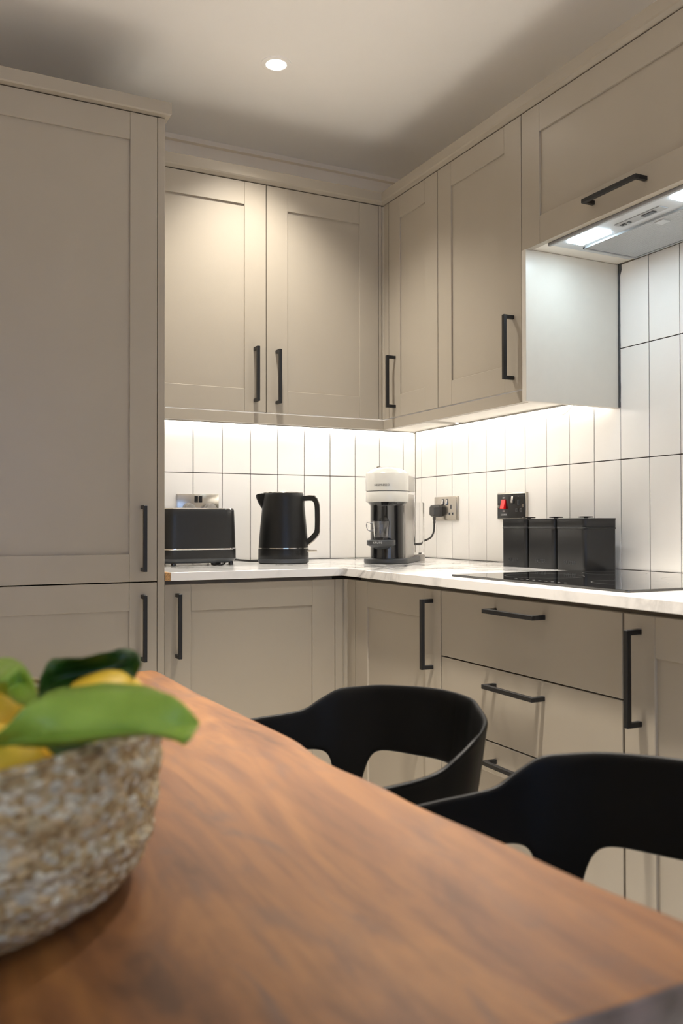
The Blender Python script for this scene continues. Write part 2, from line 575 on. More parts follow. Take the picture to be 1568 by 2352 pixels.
# ------------------------------------------------------------------ cabinets
def oriented(bm, side, face):
    """builds in local (u along the run, d out from door face, z); maps to world"""
    if side == 'back':   # u = x ; out = -y
        for v in bm.verts: v.co = Vector((v.co.x, -face - v.co.y, v.co.z))
    else:                # u = -y ; out = -x
        for v in bm.verts: v.co = Vector((-face - v.co.y, -v.co.x, v.co.z))
    return bm


def handle_bm(u, z, length, horiz, side, face):
    bm = B(); s = .0048; out = .034
    L = length / 2
    def bx(a0, a1, d0, d1, c0, c1): box(bm, a0, a1, d0, d1, c0, c1, .0007)
    if horiz:
        bx(u - L, u + L, out - 2 * s, out, z - s, z + s)
        bx(u - L, u - L + 2 * s, 0, out - 2 * s + .0005, z - s, z + s); bx(u + L - 2 * s, u + L, 0, out - 2 * s + .0005, z - s, z + s)
    else:
        bx(u - s, u + s, out - 2 * s, out, z - L, z + L)
        bx(u - s, u + s, 0, out - 2 * s + .0005, z - L, z - L + 2 * s); bx(u - s, u + s, 0, out - 2 * s + .0005, z + L - 2 * s, z + L)
    return oriented(bm, side, face)


def shaker(parent, u0, u1, z0, z1, side, face, name='door', hand=None, slab=False, fw=.0705):
    """door: recessed panel with two stiles and two rails, and a bar handle"""
    T, REC, bv = .019, .0055, .0008
    if slab:
        bm = B(); box(bm, u0, u1, -T, 0, z0, z1, .0012, 2)
        d = obj(name, oriented(bm, side, face), 'paint', parent)
    else:
        bm = B(); box(bm, u0 + .01, u1 - .01, -T + .001, -REC, z0 + .01, z1 - .01)
        d = obj(name, oriented(bm, side, face), 'paint', parent)
        for a, b_ in ((u0, u0 + fw), (u1 - fw, u1)):
            bm = B(); box(bm, a, b_, -T, 0, z0, z1, bv)
            obj('stile', oriented(bm, side, face), 'paint', d)
        for c, e in ((z0, z0 + fw), (z1 - fw, z1)):
            bm = B(); box(bm, u0 + fw + .0002, u1 - fw - .0002, -T, -.0003, c, e, bv)
            obj('rail', oriented(bm, side, face), 'paint', d)
    if hand:
        u, z, horiz = hand
        obj('handle', handle_bm(u, z, .169, horiz, side, face), 'black', d)
    return d


def carcass(parent, u0, u1, z0, z1, side, face, depth, m='carcass', open_bottom=False):
    bm = B(); t = .018; back = -depth + .002
    box(bm, u0, u0 + t, back, -.0205, z0, z1); box(bm, u1 - t, u1, back, -.0205, z0, z1)
    box(bm, u0 + t, u1 - t, back, -.0205, z0, z0 + t); box(bm, u0 + t, u1 - t, back, -.0205, z1 - t, z1)
    box(bm, u0 + t, u1 - t, back, back + .006, z0 + t, z1 - t)
    return obj('carcass', oriented(bm, side, face), m, parent)


def cab_root(name, label, u0, u1, z0, side, face):
    c = (u0 + u1) / 2
    loc = (c, -face / 2, z0) if side == 'back' else (-face / 2, -c, z0)
    return thing(name, label, 'cabinet', loc)


DZ0, DZ1 = 1.3835, 2.0955
# wall unit on the back wall, two doors
c = cab_root('wall_cabinet', 'greige double-door wall cabinet above the toaster and kettle', -1.136, -.336, UB, 'back', UF)
carcass(c, -1.136, -.003, UB, 2.096, 'back', UF, UF)
shaker(c, -1.1345, -.7365, DZ0, DZ1, 'back', UF, hand=(-.7735, 1.4985, False))
shaker(c, -.7335, -.3355, DZ0, DZ1, 'back', UF, hand=(-.7005, 1.4955, False))
# right wall units
c = cab_root('wall_cabinet', 'narrow greige wall cabinet next to the inner corner, handle on its left', .353, .649, UB, 'right', UF)
carcass(c, .353, .649, UB, 2.096, 'right', UF, UF)
shaker(c, .3545, .6475, DZ0, DZ1, 'right', UF, hand=(.3945, 1.4975, False))
c = cab_root('wall_cabinet', 'greige wall cabinet beside the cooker hood, with a pale end panel', .6495, 1.0465, UB, 'right', UF)
carcass(c, .6495, 1.0465, UB, 2.096, 'right', UF, UF)
shaker(c, .6505, 1.0455, DZ0, DZ1, 'right', UF, hand=(1.0115, 1.4965, False))
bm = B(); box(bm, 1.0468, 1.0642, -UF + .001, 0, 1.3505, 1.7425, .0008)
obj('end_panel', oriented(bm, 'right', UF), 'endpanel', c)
# unit over the hood with a lift-up door
HZ = 1.7435
c = cab_root('hood_cabinet', 'greige lift-up cabinet above the cooker hood with horizontal handle', 1.0475, 1.649, HZ, 'right', UF)
bm = B()
box(bm, 1.0475, 1.0655, -UF + .002, -.0205, HZ, 2.096); box(bm, 1.631, 1.649, -UF + .002, -.0205, HZ, 2.096)
box(bm, 1.0655, 1.631, -UF + .002, -.0205, 2.078, 2.096); box(bm, 1.0655, 1.631, -UF + .002, -UF + .008, HZ + .06, 2.078)
box(bm, 1.0655, 1.124, -UF + .002, -.0205, HZ, HZ + .016); box(bm, 1.572, 1.631, -UF + .002, -.0205, HZ, HZ + .016)
obj('carcass', oriented(bm, 'right', UF), 'carcass', c)
shaker(c, 1.0485, 1.648, 1.7405, DZ1, 'right', UF, hand=(1.392, 1.778, True))
bm = B(); box(bm, 1.6493, 1.667, -UF + .002, 0, 1.7405, 2.096, .0008)
obj('end_panel', oriented(bm, 'right', UF), 'paint', c)

# cornice, pelmet, corner posts
def profile_run(name, label, cat, prof, side, u0, u1, m0=0, m1=0):
    """prof: (out, z) outline in metres from the wall; m0/m1 mitre factors at the ends"""
    bm = B(); lo, hi = [], []
    for d, z in prof:
        def W(u): return (u, -d, z) if side == 'back' else (-d, -u, z)
        lo.append(bm.verts.new(W(u0 + m0 * d))); hi.append(bm.verts.new(W(u1 + m1 * d)))
    n = len(prof)
    bm.faces.new(lo); bm.faces.new(list(reversed(hi)))
    for i in range(n): bm.faces.new((lo[i], lo[(i + 1) % n], hi[(i + 1) % n], hi[i]))
    o = obj(name, bm, 'paint')
    tag(o, label, cat)
    return o


CZ0, CZ1 = 2.0985, 2.1377
corn = [(UF - .06, CZ0), (UF - .002, CZ0), (UF + .001, CZ0 + .0012), (UF + .0095, CZ0 + .0065), (UF + .0125, CZ0 + .0105), (UF + .0125, CZ1), (UF - .06, CZ1)]
profile_run('cornice', 'greige cornice strip on top of the double-door wall cabinet', 'trim', corn, 'back', -1.1366, 0, 0, -1)
profile_run('cornice', 'long greige cornice strip running above the hood cabinet on the right', 'trim', corn, 'right', 0, 1.70, 1, 0)
pel = [(UF - .020, 1.3495), (UF - .001, 1.3495), (UF - .001, 1.3800), (UF - .020, 1.3800)]
profile_run('light_pelmet', 'greige light pelmet hiding the lamp strip over the toaster', 'trim', pel, 'back', -1.136, 0, 0, -1)
profile_run('light_pelmet', 'greige light pelmet below the narrow wall cabinet by the corner', 'trim', pel, 'right', 0, 1.0466, 1, 0)

bm = B()
prism(bm, [(-.334, -UF), (-.3245, -UF), (-.3215, -UF + .003), (-.3195, -UF + .003), (-UF, -.3195), (-UF + .003, -.3215), (-UF, -.3245), (-UF, -.352), (-.30, -.352), (-.30, -.30), (-.334, -.30)], DZ0, DZ1)
tag(obj('corner_post', bm, 'paint'), 'slim greige corner post between the two runs of wall cabinets', 'cabinet post')

# tall fridge housing
TX = -1.157
c = thing('tall_cabinet', 'tall greige fridge housing at the left with two stacked doors', 'cabinet', (-1.457, -TF / 2, 0))
bm = B(); box(bm, TX + .0008, TX + .0195, -TF, -.002, 0.0, 2.096, .0008)
obj('end_panel', bm, 'paint', c)
bm = B()
box(bm, -1.758, -1.740, -TF + .021, -.002, 0, 2.096); box(bm, -1.740, TX, -TF + .021, -.002, 2.07, 2.096)
box(bm, -1.740, TX, -TF + .021, -.002, .13, .15); box(bm, -1.740, TX, -.01, -.002, .15, 2.07); box(bm, -1.740, TX, -.55, -.53, 0, .13)
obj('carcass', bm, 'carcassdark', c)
shaker(c, -1.757, TX - .0008, .8885, DZ1, 'back', TF, hand=(-1.1955, .999, False))
shaker(c, -1.757, TX - .0008, .155, .8855, 'back', TF, hand=(-1.1950, .7705, False))
# its cornice with a return along the right side
bm = B()
pr_ = [(-.002, CZ0), (.001, CZ0 + .0008), (.010, CZ0 + .003), (.0140, CZ0 + .0060), (.0140, CZ1 - .003), (-.03, CZ1 - .003), (-.03, CZ0)]
path = lambda d: [(-1.79, -TF - d), (-1.1377 + d, -TF - d), (-1.1377 + d, -.002)]
rows = [[bm.verts.new((x, y, z)) for x, y in path(d)] for d, z in pr_]
for a, b_ in zip(rows, rows[1:] + rows[:1]):
    for i in range(2): bm.faces.new((a[i], a[i + 1], b_[i + 1], b_[i]))
bm.faces.new([r[0] for r in rows]); bm.faces.new([r[2] for r in rows])
tag(obj('cornice', bm, 'paint'), 'greige cornice capping the tall fridge housing', 'trim')

# base units
BZ0, BZ1 = .155, .8765
def base(label, u0, u1, side):
    c = cab_root('base_cabinet', label, u0, u1, .15, side, BF)
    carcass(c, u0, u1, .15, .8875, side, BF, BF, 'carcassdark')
    return c
c = base('greige base cabinet under the toaster and kettle', -1.1345, -.637, 'back')
shaker(c, -1.1325, -.6375, BZ0, BZ1, 'back', BF, hand=(-1.0995, .769, False))
c = base('greige base cabinet between the corner and the drawers, handle on its right', .655, 1.0955, 'right')
shaker(c, .6565, 1.0955, BZ0, BZ1, 'right', BF, hand=(1.0595, .770, False))
c = thing('drawer_cabinet', 'greige three-drawer base cabinet under the hob', 'cabinet', (-BF / 2, -1.392, .15))
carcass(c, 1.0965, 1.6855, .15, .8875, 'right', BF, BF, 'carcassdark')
shaker(c, 1.0985, 1.6835, .7235, BZ1, 'right', BF, 'drawer', (1.392, .8485, True), slab=True)
shaker(c, 1.0985, 1.6835, .5635, .7205, 'right', BF, 'drawer', (1.390, .6865, True), slab=True)
shaker(c, 1.0985, 1.6835, BZ0, .5605, 'right', BF, 'drawer', (1.390, .5235, True), fw=.0665)
c = base('greige base cabinet right of the drawers, long handle at its left', 1.6865, 2.285, 'right')
shaker(c, 1.6885, 2.283, BZ0, BZ1, 'right', BF, hand=(1.7255, .768, False))
bm = B()
prism(bm, [(-.636, -BF), (-.612, -BF), (-.608, -BF + .004), (-.605, -BF + .004), (-BF + .004, -.605), (-BF + .004, -.608), (-BF, -.612), (-BF, -.6545), (-.58, -.6545), (-.58, -.58), (-.636, -.58)], BZ0, BZ1)
tag(obj('corner_post', bm, 'paint'), 'greige corner post between the two runs of base cabinets', 'cabinet post')
bm = B(); box(bm, -1.136, -.56, -.555, -.54, 0, .149); box(bm, -.555, -.54, -2.285, -.56, 0, .149)
tag(obj('plinth', bm, 'paint'), 'greige plinth board along the foot of the base cabinets', 'plinth')

# worktop (one continuous L) with raw chipboard at its left end
WF = .622
bm = B()
prism(bm, [(-1.122, -.001), (-1.122, -WF), (-WF - .004, -WF), (-WF, -WF - .004), (-WF, -2.30), (-.001, -2.30), (-.001, -.001)], .888, WT, .0012, 2)
wt = thing('worktop', 'white marble-effect worktop turning the corner below the tiles', 'worktop', (-.4, -.4, .888))
obj('slab', bm, 'marble', wt)
bm = B(); box(bm, -1.1362, -1.1222, -WF + .003, -.002, .8882, WT - .0006)
obj('raw_end', bm, 'chip', wt)
bm = B(); box(bm, -1.1365, -.001, -.0030, .0012, WT, WT + .0016); box(bm, -.0030, .0012, -2.3, -.001, WT, WT + .0016)
obj('sealant_bead', bm, 'grout', wt)

# ------------------------------------------------------------------ lamps under the wall units
def led_run(label, side, u0, u1):
    t = thing('lamp_strip', label, 'lamp', (((u0 + u1) / 2, -.108, UB - .01) if side == 'back' else (-.108, -(u0 + u1) / 2, UB - .01)))
    bm = B(); box(bm, u0, u1, -.215, -.190, UB - .0075, UB - .0005)  # front profile and its diffuser added to even out light on the tiles
    obj('profile', oriented(bm, side, 0) if False else orient_wall(bm, side), 'steel', t)
    v0, v1 = (u0, -.02) if side == 'back' else (.032, u1)
    bm = B(); box(bm, v0, v1, -.022, -.014, UB - .005, UB - .0003)
    obj('back_channel', orient_wall(bm, side), 'greyplastic', t)
    bm = B(); box(bm, v0, v1, -.0135, -.0075, UB - .006, UB - .0040)
    obj('back_diffuser', orient_wall(bm, side), 'led', t)
    bm = B(); box(bm, u0 + .01, u1 - .01, -.213, -.192, UB - .0095, UB - .0078)
    obj('added_diffuser', orient_wall(bm, side), 'led', t)


def orient_wall(bm, side):
    if side == 'right':
        for v in bm.verts: v.co = Vector((v.co.y, -v.co.x, v.co.z))
    return bm


led_run('slim lit lamp strip under the double-door wall cabinet', 'back', -1.13, -.21)
led_run('slim lit lamp strip under the wall cabinets by the hood', 'right', .21, 1.03)
bm = B()
tube(bm, smooth_path([(-.02, -.775, 1.379), (-.012, -.795, 1.366), (-.008, -.82, 1.358), (-.008, -.85, 1.358), (-.012, -.875, 1.366), (-.02, -.90, 1.380)]), .0012, 6)
tag(obj('lamp_wire', bm, 'whitecord'), 'thin white wire looping below the lamp strip near the hood', 'wire')

# ------------------------------------------------------------------ cooker hood
hd = thing('cooker_hood', 'pale grey built-in cooker hood with two lit panels', 'cooker hood', (-.16, -1.348, HZ))
bm = B()
box(bm, -.288, -.022, -1.571, -1.125, HZ - .006, HZ + .002, .0015)
obj('plate', bm, 'hoodgrey', hd)
bm = B(); box(bm, -.2965, -.288, -1.571, -1.125, HZ - .010, HZ - .001, .002, 2)
obj('front_lip', bm, 'silver', hd)
bm = B(); box(bm, -.27, -.03, -1.56, -1.14, HZ + .002, HZ + .25)
obj('motor_box', bm, 'hoodgrey', hd)
for a, b_ in ((-1.268, -1.167), (-1.530, -1.429 - .065)):
    bm = B(); box(bm, -.270, -.221, a, b_ if a > -1.4 else -1.494 + .0, HZ - .0085, HZ - .0055)
    obj('lamp_panel', bm, 'hoodled', hd)
bm = B(); box(bm, -.2535, -.2265, -1.449, -1.310, HZ - .0078, HZ - .0055, .0004)
cp = obj('control_panel', bm, 'silver', hd)
bm = B(); box(bm, -.247, -.235, -1.424, -1.388, HZ - .0095, HZ - .0072)
obj('slider', bm, 'applgrey', cp)
for y in (-1.322, -1.330, -1.345):
    bm = B(); box(bm, -.244, -.235, y - .003, y + .003, HZ - .009, HZ - .0072)
    obj('button', bm, 'applgrey', cp)
bm = B()
box(bm, -.200, -.026, -1.560, -1.153, HZ - .0085, HZ - .0055)
fl = obj('grease_filter', bm, 'hoodgrey', hd)
bm = B()
for x in np.arange(-.195, -.034, .0042): box(bm, x, x + .0018, -1.552, -1.16, HZ - .0094, HZ - .0084)
for y in np.arange(-1.552, -1.16, .0060): box(bm, -.196, -.032, y, y + .0016, HZ - .0092, HZ - .0084)
ms = obj('mesh', bm, 'hoodgrey', fl); ms['kind'] = 'stuff'
bm = B(); box(bm, -.203, -.198, -1.562, -1.150, HZ - .011, HZ - .0055); box(bm, -.030, -.024, -1.562, -1.150, HZ - .011, HZ - .0055)
box(bm, -.203, -.024, -1.155, -1.150, HZ - .011, HZ - .0055)
obj('filter_rim', bm, 'silver', fl)
bm = B(); box(bm, -.190, -.165, -1.400, -1.372, HZ - .012, HZ - .0085, .001)
obj('latch', bm, 'hoodgrey', fl)

# ------------------------------------------------------------------ ceiling downlights
def downlight(x, y, label, power, beam=84, col=DOWN_COL):
    t = thing('downlight', label, 'ceiling light', (x, y, CEIL), 0, 'ceiling downlights')
    bm = B(); lathe(bm, [(.043, CEIL - .0002), (.0425, CEIL - .003), (.034, CEIL - .005), (.029, CEIL - .004), (.027, CEIL - .0005)], 40, x, y, cap=False)
    obj('trim_ring', bm, 'ceiling', t, 40)
    bm = B(); lathe(bm, [(.0268, CEIL - .0005), (.0265, CEIL - .0035), (.015, CEIL - .0045)], 32, x, y)
    obj('lens', bm, 'lens', t, 40)
    li = bpy.data.lights.new('downlight_beam', 'SPOT')
    li.energy = power; li.color = col; li.spot_size = R(beam); li.spot_blend = 1.0; li.shadow_soft_size = .024
    lo = bpy.data.objects.new('downlight_beam', li); COL.objects.link(lo)
    lo.parent = t; lo.location = (0, 0, -.030)


downlight(-.807, -.574, 'small round recessed downlight glowing in the pale ceiling', DOWN_W * .275, 106, MAIN_COL)
for x, y, pw, lab in ((-.785, -1.64, 1.6, 'recessed downlight over the aisle by the drawers, above the frame'),
                      (-.98, -3.0, .25, 'recessed downlight behind the viewer on the hob side'),
                      (-2.75, -1.4, .4, 'recessed downlight left of the table, toward the tall cabinet'),
                      (-2.75, -2.6, .75, 'recessed downlight left of the table, beside the basket')):
    downlight(x, y, lab, DOWN_W * pw, 76)

# ------------------------------------------------------------------ hob
hb = thing('induction_hob', 'black glass induction hob set in the worktop', 'hob', (-.325, -1.388, WT))
bm = B(); prism(bm, rrect(-.576, -.072, -1.674, -1.103, .006, 4), WT + .0006, WT + .0052, .0005, 1)
obj('glass_plate', bm, 'hob', hb)
bm = B(); prism(bm, rrect(-.573, -.075, -1.671, -1.106, .005, 4), WT + .0001, WT + .0012)
obj('under_seal', bm, 'applgrey', hb)
ZH = WT + .0053


def ring_bm(bm, cx, cy, r, w=.0007, n=64):
    a = [bm.verts.new((cx + r * math.cos(2 * math.pi * i / n), cy + r * math.sin(2 * math.pi * i / n), ZH)) for i in range(n)]
    b_ = [bm.verts.new((cx + (r - w) * math.cos(2 * math.pi * i / n), cy + (r - w) * math.sin(2 * math.pi * i / n), ZH)) for i in range(n)]
    for i in range(n): bm.faces.new((a[i], a[(i + 1) % n], b_[(i + 1) % n], b_[i]))


for x, y, r in ((-.42, -1.255, .09), (-.20, -1.25, .075), (-.20, -1.52, .09), (-.42, -1.52, .075)):
    bm = B(); ring_bm(bm, x, y, r)
    obj('zone_ring', bm, 'faintprint', hb)
bm = B()
for i, y in enumerate(np.linspace(-1.47, -1.31, 9)):
    box(bm, -.545, -.541, y - .003, y + .003, ZH - .0001, ZH + .0001)
obj('control_marks', bm, 'faintprint', hb)


# ------------------------------------------------------------------ sockets
def socket_plate(name, label, side, u0, z0, w=.1465, h=.0855):
    """local frame u (to the right when facing it), out, z"""
    def wm(bm):
        for v in bm.verts:
            a, d, z = v.co
            v.co = Vector((u0 + a, -d, z0 + z)) if side == 'back' else Vector((-d, -(u0 + a), z0 + z))
        return bm
    loc = (u0 + w / 2, -.004, z0) if side == 'back' else (-.004, -(u0 + w / 2), z0)
    return thing(name, label, 'wall socket', loc), wm, w, h


def outlet(t, wm, a, zc, m='black', plate_m='steel'):
    for da, dz, ww, hh, nm in ((0, .012, .0065, .013, 'earth_slot'), (-.0105, -.012, .0075, .0060, 'pin_slot'), (.0105, -.012, .0075, .0060, 'pin_slot')):
        bm = B(); prism(bm, rrect(a + da - ww / 2 - .002, a + da + ww / 2 + .002, zc + dz - hh / 2 - .002, zc + dz + hh / 2 + .002, .003, 3), .0102, .0110, axis='y')
        s = obj(nm, wm(bm), 'silver' if m != 'black' else 'applgrey', t)
        bm = B(); box(bm, a + da - ww / 2, a + da + ww / 2, .0108, .0114, zc + dz - hh / 2, zc + dz + hh / 2)
        obj('slot_hole', wm(bm), 'black', s)


def rocker(t, wm, a, zc, m, w=.0085, h=.018, name='switch'):
    bm = B(); prism(bm, rrect(a - w / 2 - .002, a + w / 2 + .002, zc - h / 2 - .002, zc + h / 2 + .002, .0015, 2), .0102, .0112, axis='y')
    s = obj(name + '_surround', wm(bm), 'black', t)
    bm = B(); prism(bm, [(.0105, zc + h / 2), (.0118, zc + h / 2), (.0150, zc - h / 2 + .003), (.0135, zc - h / 2), (.0105, zc - h / 2)], a - w / 2, a + w / 2, axis='x')
    obj(name, wm(bm), m, s)


# right wall double socket behind the coffee machine
t, wm, w, h = socket_plate('double_socket', 'chrome double wall socket with a dark plug by the corner', 'right', .1455, 1.0475)
bm = B(); box(bm, 0, w, 0, .0075, 0, h, .0012, 2); box(bm, .003, w - .003, .0075, .0105, .003, h - .003, .001, 2)
obj('plate', wm(bm), 'steel', t, 30)
for a in (.060, .0865): rocker(t, wm, a, .066, 'chrome')
outlet(t, wm, .112, .036, m='x')
outlet(t, wm, .036, .036, m='x')
# the plug in its left outlet
pg = thing('power_plug', 'dark grey plug of the coffee machine in the right wall socket', 'plug', (-.03, -.19, 1.08))
bm = B()
out = [(-.019, -.017), (-.019, .012), (-.011, .021), (.011, .021), (.019, .012), (.019, -.017), (.010, -.023), (-.010, -.023)]
uc, zc = .1455 + .037, 1.0475 + .036
ring = []
for d, s in ((.011, .96), (.016, 1.0), (.020, 1.0), (.0205, .93), (.023, .93), (.0235, 1.0), (.040, .92), (.044, .80)):
    ring.append([bm.verts.new((-d, -(uc + a * s), zc + z * s)) for a, z in out])
for a, b_ in zip(ring, ring[1:]):
    for i in range(8): bm.faces.new((a[i], a[(i + 1) % 8], b_[(i + 1) % 8], b_[i]))
bm.faces.new(ring[0]); bm.faces.new(ring[-1])
obj('body', bm, 'plug', pg)
bm = B(); tube(bm, [(-.033, -uc, zc - .019), (-.033, -uc, zc - .034), (-.033, -uc, zc - .035), (-.033, -uc, zc - .040), (-.033, -uc, zc - .041), (-.033, -uc, zc - .046)], [.0065, .0055, .0042, .0042, .0055, .0045], 12)
obj('strain_relief', bm, 'plug', pg, 40)
bm = B(); tube(bm, smooth_path([(-.033, -uc, zc - .044), (-.034, -uc + .002, zc - .075), (-.040, -uc + .010, zc - .095), (-.047, -uc + .022, zc - .104)]), .0034, 10)
obj('cord', bm, 'cord', pg, 60)

# left wall double socket behind the toaster, two plugs in it
t, wm, w, h = socket_plate('double_socket', 'polished double wall socket half hidden behind the toaster', 'back', -.9325, 1.0515)
bm = B(); box(bm, 0, w, 0, .0075, 0, h, .0012, 2); box(bm, .003, w - .003, .0075, .0105, .003, h - .003, .001, 2)
obj('plate', wm(bm), 'steel', t, 30)
for a in (.066, .0805): rocker(t, wm, a, .068, 'gloss')
for a, lab in ((.038, 'grey plug in the left outlet behind the toaster'), (.110, 'grey plug in the right outlet behind the toaster')):
    p_ = thing('power_plug', lab, 'plug', (-.9325 + a, -.03, 1.085), 0, 'plugs behind the toaster')
    bm = B()
    for d0, d1, rr in ((.011, .022, .021), (.022, .045, .018)):
        pts = [(-.9325 + a + rr * math.cos(R(k)), 1.084 + rr * 1.1 * math.sin(R(k))) for k in range(0, 181, 15)] + [(-.9325 + a - rr * .9, 1.062), (-.9325 + a + rr * .9, 1.062)]
        prism(bm, pts, -d1, -d0, .0015, 2, axis='y')
    obj('body', bm, 'greyplastic', p_, 40)
    bm = B(); tube(bm, smooth_path([(-.9325 + a, -.034, 1.064), (-.9325 + a, -.036, 1.02), (-.9325 + a + .03, -.05, .95), (-.9325 + a + .05, -.08, .9145)]), .003, 8)
    obj('cord', bm, 'cord', p_, 60)

# cooker switch
t, wm, w, h = socket_plate('cooker_switch', 'black cooker switch plate with a red rocker above the canisters', 'right', .5275, 1.0495)
bm = B(); box(bm, 0, w, 0, .010, 0, h, .0015, 2)
obj('rim', wm(bm), 'steel', t, 30)
bm = B(); box(bm, .0035, w - .0035, .0100, .0125, .0035, h - .0035, .0006)
obj('face', wm(bm), 'gloss', t)
# red switch
bm = B(); prism(bm, [(.0124, .064), (.0145, .064), (.0220, .036), (.0190, .033), (.0124, .033)], .0285, .0475, axis='x')
obj('red_rocker', wm(bm), 'red', t)
rocker(t, lambda b: wm([setattr(v, 'co', v.co + Vector((0, .0022, 0))) for v in b.verts] and b), .0835, .063, 'chrome', .0095, .022)
for da, dz, ww, hh in ((.112, .053, .007, .014), (.103, .029, .009, .008), (.125, .029, .009, .008)):
    bm = B(); prism(bm, rrect(da - ww / 2 - .002, da + ww / 2 + .002, dz - hh / 2 - .002, dz + hh / 2 + .002, .003, 3), .0122, .0132, axis='y')
    s = obj('pin_slot', wm(bm), 'applgrey', t)
    bm = B(); box(bm, da - ww / 2, da + ww / 2, .0130, .0136, dz - hh / 2, dz + hh / 2)
    obj('slot_hole', wm(bm), 'black', s)
for a in (.0105, w - .0105):
    bm = B(); n = 16
    prism(bm, [(a + .0052 * math.cos(2 * math.pi * k / n), .0425 + .0052 * math.sin(2 * math.pi * k / n)) for k in range(n)], .0124, .0136, axis='y')
    sw = obj('screw', wm(bm), 'steel', t)
    bm = B(); box(bm, a - .0006, a + .0006, .0135, .0138, .0385, .0465)
    obj('screw_slot', wm(bm), 'black', sw)
for s, a, z, sz in (('OFF', .038, .0695, .006), ('ON', .038, .0265, .006), ('COOKER', .038, .0150, .0062), ('-', .038, .0770, .008), ('-', .112, .0735, .008)):
    bm = text_bm(s, sz * 1.25)
    for v in bm.verts: v.co = Vector((a + v.co.x, .0126 + v.co.z + .0004, z + v.co.y))
    obj('lettering', wm(bm), 'print', t)

# ------------------------------------------------------------------ canisters
def canister(yc, label):
    w, hgt = .1135, .126
    t = thing('canister', label, 'canister', (-.155 + w / 2, yc, WT), 0, 'black storage canisters')
    cx = -.155 + w / 2
    bm = B(); prism(bm, rrect(cx - w / 2, cx + w / 2, yc - w / 2, yc + w / 2, .012, 6), WT, WT + .112, .001, 2)
    body = obj('body', bm, 'appl2', t, 35)
    bm = B(); prism(bm, rrect(cx - w / 2 - .0016, cx + w / 2 + .0016, yc - w / 2 - .0012, yc + w / 2 + .0012, .013, 6), WT + .1105, WT + .1165, .0022, 3)
    obj('ridge', bm, 'appl2', body, 35)
    bm = B(); prism(bm, rrect(cx - w / 2 - .0006, cx + w / 2 + .0006, yc - w / 2 - .0006, yc + w / 2 + .0006, .0125, 6), WT + .1166, WT + .1375, .0008, 2)
    prism(bm, rrect(cx - w / 2 - .0020, cx + w / 2 + .0020, yc - w / 2 - .0012, yc + w / 2 + .0012, .013, 6), WT + .1365, WT + .1400, .001, 2)
    lid = obj('lid', bm, 'appl2', t, 35)
    bm = B(); lathe(bm, [(.006, WT + .139), (.006, WT + .1415), (.0185, WT + .1420), (.020, WT + .1432), (.0195, WT + .1448), (.016, WT + .1456)], 28, cx, yc)
    obj('knob', bm, 'gloss', lid, 40)
    bm = text_bm('SALTER', .0135, 1.05, .0005)
    for v in bm.verts: v.co = Vector((-.1550 - .0002 - v.co.z, yc - v.co.x, WT + .021 + v.co.y))
    obj('lettering', bm, 'applgrey', body)
    return t


canister(-.7985, 'black square canister furthest from the hob, beneath the red switch')
canister(-.9190, 'black square canister in the middle of the three')
canister(-1.0395, 'black square canister nearest the hob, its long side in view')

# ------------------------------------------------------------------ toaster
tt = thing('toaster', 'matt black toaster with a chrome band beside the tall cabinet', 'toaster', (-.93, -.225, WT))
x0, x1, y0, y1 = -1.062, -.8235, -.318, -.140


def loft(bm, layers, n=7):
    """layers of (x0,x1,y0,y1,r,z) rounded rectangles, joined upwards"""
    rings = [[bm.verts.new((a, b_, l[5])) for a, b_ in rrect(l[0], l[1], l[2], l[3], l[4], n)] for l in layers]
    for a, b_ in zip(rings, rings[1:]):
        k = len(a)
        for i in range(k): bm.faces.new((a[i], a[(i + 1) % k], b_[(i + 1) % k], b_[i]))
    bm.faces.new(list(reversed(rings[0]))); bm.faces.new(rings[-1])
    return bm


def L_(e, r, z): return (x0 + e, x1 - e, y0 + e, y1 - e, r, WT + z)
bm = B(); loft(bm, [L_(.010, .035, .010), L_(.003, .040, .016), L_(0, .042, .022), L_(0, .042, .050)])
obj('base', bm, 'appl2', tt, 40)
bm = B(); loft(bm, [L_(.012, .034, .008), L_(.0035, .039, .0145), L_(-.0006, .042, .0215), L_(-.0006, .042, .0225)])
obj('base_band', bm, 'applgrey', tt, 40)
bm = B(); loft(bm, [L_(-.0006, .042, .0485), L_(-.0008, .042, .0495), L_(-.0008, .042, .0515), L_(0, .042, .0525)])
obj('chrome_band', bm, 'chrome', tt, 40)
bm = B(); loft(bm, [L_(.0008, .042, .0526), L_(.0012, .042, .080), L_(.0035, .041, .150), L_(.0045, .040, .168), L_(.006, .038, .1705)])
body = obj('body', bm, 'appl2', tt, 40)
bm = B(); loft(bm, [L_(.006, .038, .1704), L_(.007, .037, .1735), L_(.012, .033, .1745)])
top = obj('top_plate', bm, 'chrome', tt, 40)
for yc in (-.258, -.200):
    bm = B(); prism(bm, rrect(x0 + .045, x1 - .04, yc - .013, yc + .013, .005, 3), WT + .1744, WT + .1752)
    obj('slot', bm, 'black', top)
for x, y in ((x0 + .04, y0 + .03), (x1 - .022, y0 + .018), (x0 + .04, y1 - .03), (x1 - .03, y1 - .03)):
    bm = B(); lathe(bm, [(.007, WT), (.0075, WT + .004), (.0065, WT + .012)], 14, x, y)
    obj('foot', bm, 'gloss', tt, 40)
bm = B(); box(bm, x0 - .018, x0 + .004, -.243, -.213, WT + .128, WT + .142, .003, 2)
obj('lever', bm, 'gloss', tt)
bm = B(); lathe(bm, [(.012, 0), (.012, .010), (.010, .012)], 20)
bm.transform(Matrix.Translation((x0 + .001, -.262, WT + .034)) @ Matrix.Rotation(R(-90), 4, 'Y'))
obj('dial', bm, 'chrome', tt, 40)
